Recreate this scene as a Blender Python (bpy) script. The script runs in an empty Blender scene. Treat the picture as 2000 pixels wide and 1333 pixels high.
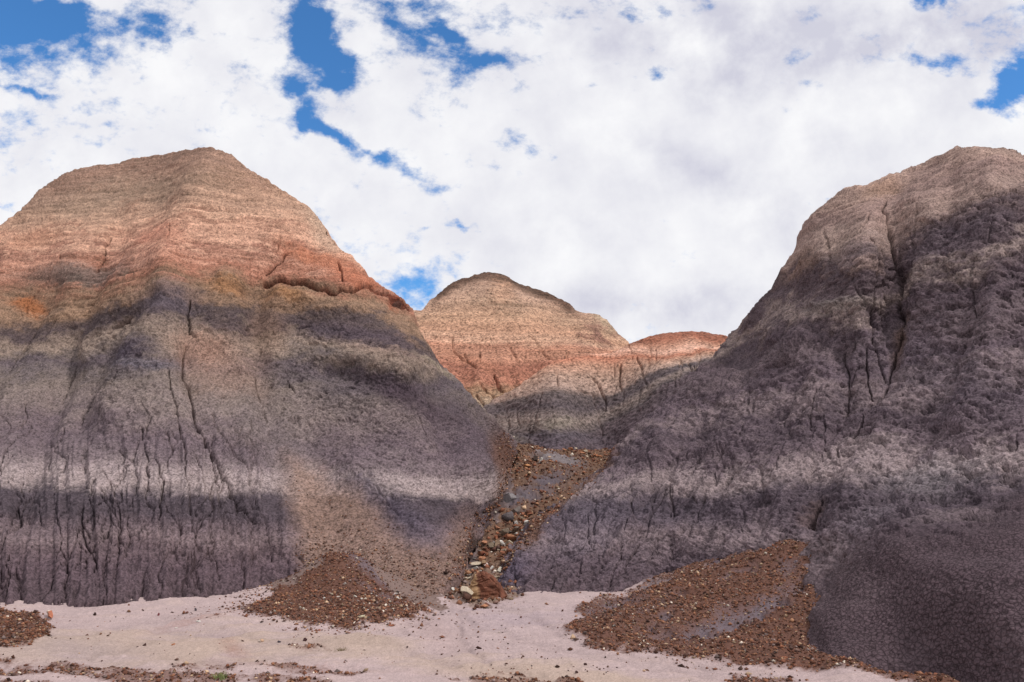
import bpy, math, random
import numpy as np
from mathutils import Vector
from mathutils.bvhtree import BVHTree

# ------------------------------------------------------------------ camera, world, sun, exposure
S = bpy.context.scene
COL = S.collection
W, H, F = 2000.0, 1333.0, 1555.0
PITCH = math.radians(10.4)
CAMZ = 1.7
cd = bpy.data.cameras.new("camera")
cam = bpy.data.objects.new("camera", cd); COL.objects.link(cam)
cam.location = (0, 0, CAMZ); cam.rotation_euler = (math.pi/2 + PITCH, 0, 0)
cd.sensor_width = 36; cd.lens = F/W*36; cd.clip_start = 0.05; cd.clip_end = 20000
S.camera = cam
S.view_settings.view_transform = 'Standard'; S.view_settings.look = 'None'
S.view_settings.gamma = 1.0; S.view_settings.use_curve_mapping = False
S.view_settings.exposure = 0.0
S.cycles.max_bounces = 4; S.cycles.diffuse_bounces = 3

SUN_AZ, SUN_EL = math.radians(118), math.radians(50)   # azimuth clockwise from +Y: from the right, a little behind
sl = bpy.data.lights.new("sun", 'SUN'); sl.energy = 2.2; sl.angle = math.radians(6); sl.color = (1, .98, .95)
so = bpy.data.objects.new("sun", sl); COL.objects.link(so)
sd = Vector((math.sin(SUN_AZ)*math.cos(SUN_EL), math.cos(SUN_AZ)*math.cos(SUN_EL), math.sin(SUN_EL)))
so.rotation_euler = sd.to_track_quat('Z', 'Y').to_euler(); so.location = (20, -20, 40)

CP, SP = math.cos(PITCH), math.sin(PITCH)
wd = bpy.data.worlds.new("World"); S.world = wd; wd.use_nodes = True
nt = wd.node_tree; N = nt.nodes; L = nt.links; N.clear()
def math_(op, a, b=None, c=None, clamp=False, tree=None):
    T = tree or nt
    n = T.nodes.new('ShaderNodeMath'); n.operation = op; n.use_clamp = clamp
    for i, v in enumerate((a, b, c)):
        if v is None: continue
        if isinstance(v, (int, float)): n.inputs[i].default_value = v
        else: T.links.new(v, n.inputs[i])
    return n.outputs[0]
def vdot(v, k):
    n = N.new('ShaderNodeVectorMath'); n.operation = 'DOT_PRODUCT'; L.new(v, n.inputs[0]); n.inputs[1].default_value = k
    return n.outputs['Value']
tc = N.new('ShaderNodeTexCoord'); D_ = tc.outputs['Generated']
fw = math_('MAXIMUM', vdot(D_, (0, CP, SP)), 0.08)
# tangent-plane coordinates of the sky around a fixed world direction, in units of 1000 steps
U = math_('MULTIPLY_ADD', math_('DIVIDE', vdot(D_, (1, 0, 0)), fw), F/1000, 1.0)
V = math_('MULTIPLY_ADD', math_('DIVIDE', vdot(D_, (0, SP, -CP)), fw), F/1000, .6665)
cb = N.new('ShaderNodeCombineXYZ'); L.new(U, cb.inputs[0]); L.new(V, cb.inputs[1])
def noise_w(scale, detail, rough, vec, off=(0, 0, 0), sc=(1, 1, 1), rot=0, dist=0):
    m = N.new('ShaderNodeMapping'); m.inputs['Location'].default_value = off; m.inputs['Scale'].default_value = sc
    m.inputs['Rotation'].default_value = (0, 0, rot)
    L.new(vec, m.inputs[0]); n = N.new('ShaderNodeTexNoise'); n.inputs['Scale'].default_value = scale
    n.inputs['Detail'].default_value = detail; n.inputs['Roughness'].default_value = rough
    n.inputs['Distortion'].default_value = dist
    L.new(m.outputs[0], n.inputs['Vector']); return n
# warp
wn = noise_w(7, 5, .6, cb.outputs[0])
ws = N.new('ShaderNodeVectorMath'); ws.operation = 'MULTIPLY_ADD'; L.new(wn.outputs['Color'], ws.inputs[0])
ws.inputs[1].default_value = (.11, .11, 0); ws.inputs[2].default_value = (-.055, -.055, 0)
wa = N.new('ShaderNodeVectorMath'); wa.operation = 'ADD'; L.new(cb.outputs[0], wa.inputs[0]); L.new(ws.outputs[0], wa.inputs[1])
sx = N.new('ShaderNodeSeparateXYZ'); L.new(wa.outputs[0], sx.inputs[0])
def blob(cx, cy, rx, ry, rot, k, acc=None, pw=1.0):
    c, s = math.cos(math.radians(rot)), math.sin(math.radians(rot))
    dx = math_('SUBTRACT', sx.outputs[0], cx/1000); dy = math_('SUBTRACT', sx.outputs[1], cy/1000)
    a = math_('ADD', math_('MULTIPLY', dx, c/rx*1000), math_('MULTIPLY', dy, s/rx*1000))
    b = math_('ADD', math_('MULTIPLY', dx, -s/ry*1000), math_('MULTIPLY', dy, c/ry*1000))
    q = math_('ADD', math_('MULTIPLY', a, a), math_('MULTIPLY', b, b))
    e = math_('MULTIPLY', math_('EXPONENT', math_('MULTIPLY', q, -1)), k)
    return e if acc is None else math_('ADD', acc, e)
HOLES = [(20,40,150,62,5,1.2),(110,25,60,40,0,.5),(630,105,48,120,-22,1.3),(600,25,32,75,10,.9),(690,120,48,26,20,.6),(560,160,30,36,0,.8),
 (600,225,20,45,-25,.75),(650,275,52,15,35,.75),(740,315,52,11,20,.6),(820,345,40,13,15,.55),(860,378,30,12,0,.5),
 (905,437,32,10,0,.75),(840,445,18,8,0,.5),(300,62,22,48,-25,.8),(345,75,30,18,0,.55),(955,135,75,19,-10,.75),(880,68,45,20,30,.75),
 (770,35,75,22,30,.42),(1285,145,22,20,0,.7),(1825,2,48,13,0,.95),(1985,160,40,60,35,1.5),(1925,200,30,20,0,.7),(1840,118,40,20,0,.38),(1795,88,14,30,0,.3),
 (820,572,85,28,5,.50),(870,525,40,14,0,.42),(760,545,50,14,0,.35),(60,180,55,8,20,.5),(155,245,14,12,0,.42),(205,247,12,8,0,.4),(0,165,25,14,20,.5),
 (5,412,30,14,0,.6),(0,335,30,12,0,.4),(1035,345,40,10,0,.33),(260,130,40,13,15,.36),(270,165,14,10,0,.4),(190,290,10,20,0,.3),(640,160,60,14,-8,.35),(985,60,14,40,-20,.3),(720,5,100,16,0,.35)]
acc = None
HOLES = [(a_, b_, c_, d_, e_, k_*1.12) for a_, b_, c_, d_, e_, k_ in HOLES]
for h in HOLES + [(70,140,150,20,14,.28),(200,200,110,26,25,.2),(900,25,140,26,15,.35),(760,110,60,16,-10,.3),(1010,120,60,20,-15,.25),(260,40,50,40,-30,.3),(1040,20,70,26,0,.18),(900,330,80,18,20,.2),(850,75,170,70,22,.38),(330,70,70,55,-20,.30),(110,75,190,70,5,.30),(680,300,180,22,28,.30),(600,190,30,70,-15,.35),(830,560,110,34,0,.25),(1830,110,90,22,20,.25),(40,180,90,24,15,.22),(1500,380,480,240,0,-.45),(350,250,260,110,15,-.15)]: acc = blob(*h, acc)
nA = noise_w(4.2, 9, .6, cb.outputs[0], sc=(1, 1.7, 1), rot=-.55, dist=.5)
nB = noise_w(19, 8, .66, cb.outputs[0], off=(3, 1, 0), sc=(1, 1.4, 1), rot=-.35)
dens = math_('ADD', math_('MULTIPLY', math_('SUBTRACT', nA.outputs[0], .5), 2.6), math_('MULTIPLY', math_('SUBTRACT', nB.outputs[0], .5), 2.2))
dens = math_('ADD', dens, .40)
dens = math_('SUBTRACT', dens, acc)
mr = N.new('ShaderNodeMapRange'); mr.interpolation_type = 'SMOOTHSTEP'; L.new(dens, mr.inputs[0])
mr.inputs[1].default_value = -.62; mr.inputs[2].default_value = .32
GREYS = [(1480,60,420,85,8,.62),(1900,55,230,55,-5,.6),(1250,110,180,60,10,.35),(1450,170,120,60,0,.35),(1350,330,170,50,20,.38),(1280,590,260,45,0,.55),(1100,460,160,40,0,.18),(1600,280,90,50,0,.22),(1580,430,160,60,0,.25),(130,340,120,30,0,.2)]
ga = None
for g in GREYS: ga = blob(*g, ga)
nC = noise_w(6.5, 7, .58, cb.outputs[0], off=(7, 2, 0), rot=.3)
gn = math_('MULTIPLY_ADD', nC.outputs[0], 3.6, -1.1)
gf = math_('MULTIPLY', math_('ADD', ga, .38), gn, clamp=True)
cm = N.new('ShaderNodeMix'); cm.data_type = 'RGBA'; L.new(gf, cm.inputs[0])
cm.inputs[6].default_value = (.955, .955, .975, 1); cm.inputs[7].default_value = (.64, .64, .74, 1)
sky = N.new('ShaderNodeTexSky'); sky.sky_type = 'NISHITA'; sky.sun_disc = False
sky.sun_elevation = SUN_EL; sky.sun_rotation = SUN_AZ; sky.air_density = 1.0; sky.dust_density = .2; sky.ozone_density = 3.0
tn = N.new('ShaderNodeVectorMath'); tn.operation = 'MULTIPLY'; L.new(sky.outputs[0], tn.inputs[0]); tn.inputs[1].default_value = (.50, .93, 1.25)
b1 = N.new('ShaderNodeBackground'); L.new(tn.outputs[0], b1.inputs[0]); b1.inputs[1].default_value = .135
b2 = N.new('ShaderNodeBackground'); L.new(cm.outputs[2], b2.inputs[0]); b2.inputs[1].default_value = 1.0
mx = N.new('ShaderNodeMixShader'); L.new(mr.outputs[0], mx.inputs[0]); L.new(b1.outputs[0], mx.inputs[1]); L.new(b2.outputs[0], mx.inputs[2])
wo = N.new('ShaderNodeOutputWorld'); L.new(mx.outputs[0], wo.inputs[0])

# ------------------------------------------------------------------ helpers
rng = np.random.default_rng(7); random.seed(7)
f32 = np.float32
_perm = rng.permutation(256).astype(np.int32); _perm = np.concatenate([_perm, _perm, _perm])
_g = rng.normal(size=(256, 3)); _g /= np.linalg.norm(_g, axis=1)[:, None]; _g = _g.astype(f32)
def perlin(p):
    p = p.astype(f32); i = np.floor(p).astype(np.int32); f = p - i; i &= 255
    u = f*f*f*(f*(f*6-15)+10); out = 0
    for dx in (0, 1):
        wx = u[:, 0] if dx else 1-u[:, 0]; a = _perm[(i[:, 0]+dx) & 255]
        for dy in (0, 1):
            wy = u[:, 1] if dy else 1-u[:, 1]; b = _perm[a + ((i[:, 1]+dy) & 255)]
            for dz in (0, 1):
                wz = u[:, 2] if dz else 1-u[:, 2]; g = _g[_perm[b + ((i[:, 2]+dz) & 255)]]
                d = g[:, 0]*(f[:, 0]-dx) + g[:, 1]*(f[:, 1]-dy) + g[:, 2]*(f[:, 2]-dz)
                out = out + wx*wy*wz*d
    return out*1.6
def fbm(p, sc, oc=4, gain=.5, off=0., aniso=(1, 1, 1), mode=0):
    q = p.astype(f32)*np.array(aniso, f32)*sc + off; s = 0; a = 1.; t = 0
    for k in range(oc):
        n = perlin(q)
        if mode == 1: n = np.abs(n)*2-.6
        if mode == 2: n = (1-np.abs(n)*2)
        s = s + a*n; t += a; a *= gain; q = q*2.03 + 17.3
    return s/t
def smooth(a, b, x):
    t = np.clip((x-a)/(b-a), 0, 1); return t*t*(3-2*t)
def srgb(r, g, b):
    c = np.array([r, g, b], float)/255; return np.where(c < .04045, c/12.92, ((c+.055)/1.055)**2.4)
def unproject(px, py, D):
    """point at forward distance D (metres along +Y) on the sight line through survey mark (px, py)"""
    a = (np.asarray(px, float)-W/2)/F; b = (H/2-np.asarray(py, float))/F
    y = CP - b*SP; z = SP + b*CP
    return np.stack([a/y*D, np.asarray(D, float)*np.ones_like(a), CAMZ + z/y*D], -1)
def project(P):
    x, y, z = P[..., 0], P[..., 1], P[..., 2]-CAMZ
    f = np.maximum(y*CP + z*SP, .01); u = -y*SP + z*CP
    return W/2 + x/f*F, H/2 - u/f*F
def tps(pts, vals):
    pts = np.asarray(pts, float); vals = np.asarray(vals, float); n = len(pts)
    d2 = ((pts[:, None]-pts[None])**2).sum(-1); K = .5*d2*np.log(d2+1e-9)
    A = np.zeros((n+3, n+3)); A[:n, :n] = K + np.eye(n)*1e-4; A[:n, n] = 1; A[:n, n+1:] = pts; A[n:, :n] = A[:n, n:].T
    w = np.linalg.solve(A, np.concatenate([vals, np.zeros(3)]))
    def ev(q):
        q = np.asarray(q, float).reshape(-1, 2); o = np.empty(len(q))
        for i in range(0, len(q), 60000):
            s = q[i:i+60000]; d = ((s[:, None]-pts[None])**2).sum(-1)
            o[i:i+60000] = (.5*d*np.log(d+1e-9))@w[:n] + w[n] + s@w[n+1:]
        return o
    return ev
def pl(poly, x):
    a = np.array(poly, float); return np.interp(x, a[:, 0], a[:, 1])
class Canvas:
    """drawing board in survey marks; sampled bilinearly"""
    def __init__(s, x0, x1, y0, y1, step=1.0):
        s.x0, s.y0, s.st = x0, y0, step; s.a = np.zeros((int((y1-y0)/step)+2, int((x1-x0)/step)+2), f32)
    def line(s, pts, w, v=1.0, taper=True):
        n = len(pts)-1
        for k in range(n):
            (xa, ya), (xb, yb) = pts[k][:2], pts[k+1][:2]
            wk = w*(1 - .6*abs((k+.5)/n-.4))*(.85 + .35*math.sin(xa*.31+ya*.17)*math.sin(ya*.083+w*9)) if taper else w
            m = wk*2+2
            i0 = max(int((min(ya, yb)-m-s.y0)/s.st), 0); i1 = min(int((max(ya, yb)+m-s.y0)/s.st)+1, s.a.shape[0])
            j0 = max(int((min(xa, xb)-m-s.x0)/s.st), 0); j1 = min(int((max(xa, xb)+m-s.x0)/s.st)+1, s.a.shape[1])
            if i1 <= i0 or j1 <= j0: continue
            Y, X = np.mgrid[i0:i1, j0:j1]; X = X*s.st+s.x0; Y = Y*s.st+s.y0
            dx, dy = xb-xa, yb-ya; t = np.clip(((X-xa)*dx+(Y-ya)*dy)/(dx*dx+dy*dy+1e-6), 0, 1)
            d = np.hypot(X-xa-t*dx, Y-ya-t*dy)
            s.a[i0:i1, j0:j1] = np.maximum(s.a[i0:i1, j0:j1], v*np.exp(-(d/wk)**2))
    def ell(s, cx, cy, rx, ry, rot=0, v=1.0, p=2):
        Y, X = np.mgrid[0:s.a.shape[0], 0:s.a.shape[1]]; X = X*s.st+s.x0-cx; Y = Y*s.st+s.y0-cy
        c, q = math.cos(math.radians(rot)), math.sin(math.radians(rot))
        r = ((X*c+Y*q)/rx)**2 + ((-X*q+Y*c)/ry)**2
        s.a = np.maximum(s.a, (v*np.exp(-r**(p/2))).astype(f32))
    def poly(s, pts, soft=6, v=1.0):
        s.a = np.maximum(s.a, v*polymask_grid(pts, s, soft))
    def get(s, px, py):
        x = np.clip((px-s.x0)/s.st, 0, s.a.shape[1]-1.01); y = np.clip((py-s.y0)/s.st, 0, s.a.shape[0]-1.01)
        i = y.astype(int); j = x.astype(int); fy = y-i; fx = x-j; a = s.a
        return (a[i, j]*(1-fx)+a[i, j+1]*fx)*(1-fy) + (a[i+1, j]*(1-fx)+a[i+1, j+1]*fx)*fy
def polydist(pts, X, Y):
    """signed distance to polygon, positive inside"""
    X = np.asarray(X, float); Y = np.asarray(Y, float); ins = np.zeros(X.shape, bool); d = np.full(X.shape, 1e9)
    n = len(pts)
    for k in range(n):
        (xa, ya), (xb, yb) = pts[k], pts[(k+1) % n]; dx, dy = xb-xa, yb-ya
        t = np.clip(((X-xa)*dx+(Y-ya)*dy)/(dx*dx+dy*dy+1e-9), 0, 1); d = np.minimum(d, np.hypot(X-xa-t*dx, Y-ya-t*dy))
        if abs(dy) > 1e-9: ins ^= ((Y < ya) != (Y < yb)) & (X < xa + (Y-ya)*dx/dy)
    return np.where(ins, d, -d)
def polymask_grid(pts, s, soft):
    Y, X = np.mgrid[0:s.a.shape[0], 0:s.a.shape[1]]
    return smooth(-soft, soft, polydist(pts, X*s.st+s.x0, Y*s.st+s.y0)).astype(f32)
def wander(pts, jit, step=4, seed=0):
    r = np.random.default_rng(seed+int(pts[0][0])*7+int(pts[0][1])); out = []; o = 0.
    for (xa, ya), (xb, yb) in zip(pts[:-1], pts[1:]):
        L_ = math.hypot(xb-xa, yb-ya)+1e-6; n = max(1, int(L_/step)); nx, ny = -(yb-ya)/L_, (xb-xa)/L_
        for k in range(n):
            t = k/n; o = o*.82 + r.normal()*jit; out.append((xa+(xb-xa)*t+nx*o, ya+(yb-ya)*t+ny*o))
    out.append(pts[-1]); return out
def grid_mesh(name, P, colr, mat, attrs=None, kind='structure', **props):
    R, C = P.shape[:2]; me = bpy.data.meshes.new(name); me.vertices.add(R*C)
    me.vertices.foreach_set('co', P.astype(f32).ravel())
    a = (np.arange(R-1)[:, None]*C + np.arange(C-1)[None]).ravel()
    q = np.stack([a, a+1, a+1+C, a+C], 1).astype(np.int32); n = len(q)
    me.loops.add(n*4); me.polygons.add(n); me.loops.foreach_set('vertex_index', q.ravel())
    me.polygons.foreach_set('loop_start', np.arange(0, n*4, 4, dtype=np.int32))
    me.polygons.foreach_set('use_smooth', np.ones(n, bool)); me.update(calc_edges=True)
    ca = me.color_attributes.new('tint', 'FLOAT_COLOR', 'POINT')
    ca.data.foreach_set('color', np.concatenate([colr.reshape(-1, 3), np.ones((R*C, 1))], 1).astype(f32).ravel())
    for k, v in (attrs or {}).items():
        at = me.attributes.new(k, 'FLOAT', 'POINT'); at.data.foreach_set('value', np.asarray(v, f32).ravel())
    me.materials.append(mat); o = bpy.data.objects.new(name, me); COL.objects.link(o)
    if kind: o['kind'] = kind
    for k, v in props.items(): o[k] = v
    return o
def normals(P):
    a = np.gradient(P, axis=1); b = np.gradient(P, axis=0); n = np.cross(a, b)
    n /= np.linalg.norm(n, axis=-1)[..., None]+1e-9
    return n

# ------------------------------------------------------------------ materials
def earth_material(name, bump=.5, scale=30., mud=False, con=1.):
    m = bpy.data.materials.new(name); m.use_nodes = True; t = m.node_tree; n = t.nodes; l = t.links; n.clear()
    out = n.new('ShaderNodeOutputMaterial'); bs = n.new('ShaderNodeBsdfPrincipled'); l.new(bs.outputs[0], out.inputs[0])
    bs.inputs['Roughness'].default_value = .95; bs.inputs['Specular IOR Level'].default_value = .12
    at = n.new('ShaderNodeAttribute'); at.attribute_name = 'tint'; ge = n.new('ShaderNodeNewGeometry')
    def noi(s, d, r=.6):
        x = n.new('ShaderNodeTexNoise'); x.inputs['Scale'].default_value = s; x.inputs['Detail'].default_value = d
        x.inputs['Roughness'].default_value = r*.9; l.new(ge.outputs['Position'], x.inputs['Vector']); return x.outputs[0]
    n1 = noi(scale, 3, .65); n2 = noi(scale*.22, 4)
    k = math_('ADD', math_('MULTIPLY', math_('SUBTRACT', n1, .5, tree=t), 1.1*con, tree=t), math_('MULTIPLY', math_('SUBTRACT', n2, .5, tree=t), .9*con, tree=t), tree=t)
    cl = n.new('ShaderNodeMapRange'); cl.inputs[1].default_value = .40; cl.inputs[2].default_value = .60; l.new(n1, cl.inputs[0])
    n3 = noi(scale*.5, 3, .6); c3 = n.new('ShaderNodeMapRange'); c3.inputs[1].default_value = .36; c3.inputs[2].default_value = .56; l.new(n3, c3.inputs[0])
    k = math_('ADD', k, math_('MULTIPLY', math_('SUBTRACT', cl.outputs[0], .5, tree=t), .30*con, tree=t), tree=t)
    k = math_('ADD', k, math_('MULTIPLY', math_('SUBTRACT', c3.outputs[0], .6, tree=t), .30*con, tree=t), tree=t)
    k = math_('MAXIMUM', math_('ADD', k, 1.02, tree=t), .3, tree=t)
    h = math_('ADD', n1, math_('ADD', math_('MULTIPLY', n2, 1.5, tree=t), math_('MULTIPLY', c3.outputs[0], .5, tree=t), tree=t), tree=t)
    if mud:
        am = n.new('ShaderNodeAttribute'); am.attribute_name = 'mud'
        wv = n.new('ShaderNodeVectorMath'); wv.operation = 'MULTIPLY_ADD'
        wc = n.new('ShaderNodeTexNoise'); wc.inputs['Scale'].default_value = 14; l.new(ge.outputs['Position'], wc.inputs['Vector'])
        l.new(wc.outputs['Color'], wv.inputs[0]); wv.inputs[1].default_value = (.05, .05, .05); l.new(ge.outputs['Position'], wv.inputs[2])
        vo = n.new('ShaderNodeTexVoronoi'); vo.feature = 'DISTANCE_TO_EDGE'; vo.inputs['Scale'].default_value = 21; l.new(wv.outputs[0], vo.inputs['Vector'])
        mk = n.new('ShaderNodeMapRange'); mk.inputs[1].default_value = .0; mk.inputs[2].default_value = .17; l.new(vo.outputs['Distance'], mk.inputs[0])
        gap = math_('MULTIPLY', math_('SUBTRACT', 1, mk.outputs[0], tree=t), am.outputs['Fac'], tree=t)
        k = math_('ADD', 1, math_('MULTIPLY', math_('SUBTRACT', k, 1, tree=t), math_('SUBTRACT', 1, math_('MULTIPLY', am.outputs['Fac'], .6, tree=t), tree=t), tree=t), tree=t)
        k = math_('MULTIPLY', k, math_('SUBTRACT', 1, math_('MULTIPLY', gap, .62, tree=t), tree=t), tree=t)
        h = math_('SUBTRACT', h, math_('MULTIPLY', gap, 2.2, tree=t), tree=t)
    vm = n.new('ShaderNodeVectorMath'); vm.operation = 'SCALE'; l.new(at.outputs['Color'], vm.inputs[0]); l.new(k, vm.inputs['Scale'])
    l.new(vm.outputs[0], bs.inputs['Base Color'])
    bp = n.new('ShaderNodeBump'); bp.inputs['Strength'].default_value = bump; bp.inputs['Distance'].default_value = .045
    l.new(h, bp.inputs['Height']); l.new(bp.outputs[0], bs.inputs['Normal'])
    return m
M_A = earth_material('banded clay', .35, 24, con=.95)
M_B = earth_material('purple clay', .3, 27, mud=True, con=1.0)
M_F = earth_material('far clay', .35, 11, con=1.15)
M_G = earth_material('wash silt', .22, 70, con=.35)
K = .84   # display value to base colour

def band_colours(s, table):
    xs = [a for a, _ in table]; cs = np.array([srgb(*c) for _, c in table])
    lum = cs.mean(1, keepdims=True); warm = np.clip((cs[:, :1]-cs[:, 2:])/lum/1.1, 0, 1)   # keep the iron-red beds dusty
    cs = (lum + (cs-lum)*(.86-.04*warm))*(1.10-.31*warm)*(lum/.2)**.45
    cs = cs*np.array([1.09, .97, .935])
    return np.stack([np.interp(s, xs, cs[:, i]) for i in range(3)], -1)
def mixc(c, m, rgb):
    return c*(1-m[:, None]) + srgb(*rgb)[None]*m[:, None]

def loft(crest, base, Dc, px, nrow, back_len, toe=2.5, back_slope=.75, nback=26):
    """hill skin: from its foot line up to its crest line (both surveyed), then down its far side"""
    Dp = np.array([(a[0]/1000, a[1]/1000) for a in Dc]); ev = tps(Dp, [a[2] for a in Dc])
    yc = pl(crest, px); yb = np.maximum(pl(base, px), yc+4)
    t = np.linspace(0, 1, nrow)[:, None]; py = yb[None]*(1-t)+yc[None]*t; PX = np.broadcast_to(px[None], py.shape)
    D = ev(np.stack([PX.ravel()/1000, py.ravel()/1000], 1)).reshape(py.shape)
    P = unproject(PX, py, D)
    # far side
    top = P[-1]; rows = []; pys = []
    kk = np.linspace(0, 1, nback+1)[1:]**1.6*back_len
    for k in kk:
        q = top.copy(); q[:, 1] += k; q[:, 0] *= 1 + .2*k/np.maximum(top[:, 1], 5)
        q[:, 2] = top[:, 2] + .12*k*np.exp(-k/1.5) - back_slope*np.maximum(0, k-.8)**1.05*np.minimum(1, k/3)
        rows.append(q); pys.append(yc)
    toes = []
    for k in (toe, toe*.5):
        q = P[0].copy(); q[:, 2] -= k; q[:, 1] -= .25*k; toes.append(q)
    P = np.concatenate([np.array(toes), P, np.array(rows)], 0)
    py = np.concatenate([[yb, yb], py, np.array(pys)], 0); PX = np.broadcast_to(px[None], py.shape)
    return P, PX.copy(), py

def strata_shift(S_, P0, N0, disp, R, C):
    """beds are level: where the skin is pushed up or down, the bed met there changes with it"""
    a = S_.reshape(R, C); z = P0[..., 2]; g = np.gradient(a, axis=0)/np.where(np.abs(np.gradient(z, axis=0)) < 1e-4, 1e9, np.gradient(z, axis=0))
    return S_ + np.clip(g, 0, 3).ravel()*N0.reshape(-1, 3)[:, 2]*disp
def columns(x0, a, b, x1, step, n=45):
    le = a - (np.linspace(0, 1, n)[1:]**1.5)[::-1]*(a-x0) if x0 < a else np.array([])
    ri = b + (np.linspace(0, 1, n)[1:]**1.5)*(x1-b) if x1 > b else np.array([])
    return np.concatenate([le, np.arange(a, b+.01, step), ri])
STEP = 2.0

# ------------------------------------------------------------------ left hill (A)
A_CREST = [(-1000,1060),(-700,880),(-400,705),(-150,540),(0,440),(40,405),(85,365),(130,336),(165,325),(210,320),(260,311),(320,302),(350,293),(400,288),(415,289),
 (450,300),(470,315),(500,340),(560,376),(600,403),(630,440),(660,480),(700,516),(730,550),(765,575),(788,586),(800,604),(815,640),(840,682),(860,716),(890,741),(910,766),(940,797),(960,812),(990,842),(1013,864)]
A_BASE = [(-1000,1184),(-700,1184),(0,1184),(60,1183),(250,1176),(400,1163),(540,1152),(600,1156),(700,1169),(830,1176),(860,1163),(900,1122),(920,1085),(948,1040),(975,992),(990,945),(1003,905),(1013,884)]
A_D = [(-900,1184,12.5),(-900,1100,14),(-700,1184,12.3),(-700,1050,14.6),(-700,900,17.5),(-350,1184,12.2),(-350,1050,14.4),(-350,900,17.5),(-350,720,21.5),
 (0,1184,12.15),(0,1100,13.4),(0,1040,14.5),(0,950,16.4),(0,850,18.6),(0,750,20.8),(0,650,22.6),(0,550,24.4),(0,450,27.2),
 (150,1180,12.3),(150,1050,14.2),(150,950,15.9),(150,850,18.1),(150,760,20.4),(150,680,21.8),(150,600,22.6),(150,500,24.3),(150,400,27.6),(150,335,29.5),
 (300,1174,12.6),(300,1050,14.2),(300,950,15.5),(300,850,17.0),(300,760,18.5),(300,690,19.5),(300,600,20.6),(300,500,22.4),(300,400,26.3),(300,310,29.3),(230,400,27.2),(340,470,23.3),(375,380,25.0),
 (410,1161,13.3),(410,1050,14.6),(410,950,15.9),(410,850,17.4),(410,760,18.9),(410,690,20.2),(410,600,20.9),(410,500,22.3),(410,400,24.3),(410,330,26.2),(410,292,27.8),
 (540,1152,13.9),(560,1050,15.3),(560,950,16.7),(560,850,18.2),(560,750,19.7),(560,650,20.9),(560,600,21.6),(560,500,23),(560,420,24.9),(560,380,26.4),
 (700,1168,12.9),(700,1120,14.1),(700,1050,15.5),(700,950,16.8),(700,850,18.2),(700,760,19.2),(700,700,19.6),(700,620,20.9),(700,560,21.7),(700,520,23.3),
 (800,1140,13.9),(800,1050,15.4),(800,950,16.6),(800,850,17.8),(800,770,19),(800,720,19.4),(800,660,20.7),(790,605,22.6),
 (870,1150,13.8),(880,1050,15.7),(880,950,17),(880,850,18.4),(880,780,19.6),(870,730,21.2),(930,1060,16.3),(960,970,18.1),(960,900,18.8),(950,830,21),(1000,900,21.6),(1005,862,25.2),(985,940,19.8)]
A_S = [(x, y, s) for x, col in {
 -400: [(1184,0),(1100,1),(1045,2),(1000,3),(940,4),(920,4.5),(870,5.2),(800,7),(740,9)],
 0: [(1184,0),(1110,1),(1045,2),(1000,3),(943,4),(915,4.5),(880,5.1),(820,6),(760,7.5),(705,9),(685,10),(655,11),(615,12),(570,13),(520,14),(480,14.6),(440,16)],
 100: [(1184,0),(950,4),(925,4.4),(890,5),(830,6),(760,7.4),(705,8.8),(690,10),(645,11),(620,12),(565,13),(500,14),(450,15.2),(400,17)],
 200: [(1178,0),(1050,2),(1000,3),(962,4),(925,4.5),(870,5.4),(800,6.5),(740,8),(705,9),(660,10),(625,11),(600,12),(555,13),(490,14),(440,15.4),(380,17),(325,18)],
 300: [(1172,0),(1110,1),(1050,2),(1000,3),(964,4),(925,4.5),(880,5.3),(800,7),(730,8),(705,9),(655,10),(600,11),(572,12),(540,13),(495,14),(450,15),(400,16),(345,17),(305,18)],
 430: [(1160,0),(1050,2),(1005,3),(967,4),(930,4.5),(880,5.3),(800,7),(740,8),(715,9),(675,10),(620,11),(590,12),(560,12.5),(530,13),(495,14),(440,15),(390,16),(330,17),(296,18)],
 600: [(1155,0),(1060,2),(1010,3),(968,4),(935,4.5),(890,5.4),(840,6.5),(780,7.4),(720,9),(670,10),(635,11),(605,12),(550,13),(505,14),(450,15),(410,16)],
 750: [(1168,0),(1060,2),(1010,3),(970,4),(945,4.4),(900,5.4),(850,6),(800,7),(745,9),(705,10),(660,11),(615,12),(572,13),(545,14)],
 860: [(1150,0),(1060,2),(1010,3),(975,4),(950,4.4),(900,5.4),(850,6),(790,7),(748,9.2),(730,10),(715,10.6)],
 960: [(1010,3),(975,4),(945,4.4),(900,5.4),(850,6),(815,7)]}.items() for y, s in col]
A_TAB = [(0,(100,86,93)),(1,(104,89,98)),(1.6,(112,97,103)),(2,(124,110,114)),(2.5,(112,99,106)),(3,(92,83,92)),(3.8,(94,86,95)),(4.2,(146,136,136)),(4.6,(146,136,137)),(5,(122,111,116)),(5.6,(113,101,109)),
 (6,(118,106,111)),(7,(130,119,117)),(7.8,(128,118,112)),(8.4,(114,106,107)),(9,(106,97,103)),(9.5,(122,112,107)),(10,(146,132,119)),(10.5,(132,118,108)),(10.9,(98,87,91)),(11.5,(108,95,92)),
 (11.9,(146,120,98)),(12.4,(158,130,104)),(12.9,(162,122,96)),(13.4,(178,122,96)),(13.8,(192,144,118)),(14.1,(170,122,100)),(14.4,(190,148,122)),(14.8,(200,158,130)),(15.1,(172,130,106)),(15.4,(196,158,130)),(15.8,(172,140,116)),(16.2,(184,150,124)),(16.6,(162,130,106)),(17,(170,138,116)),(18,(150,122,104))]
px = columns(-1000, -40, 1013, 1013, STEP); nr = 430
P, PX, PY = loft(A_CREST, A_BASE, A_D, px, nr, 26)
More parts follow.
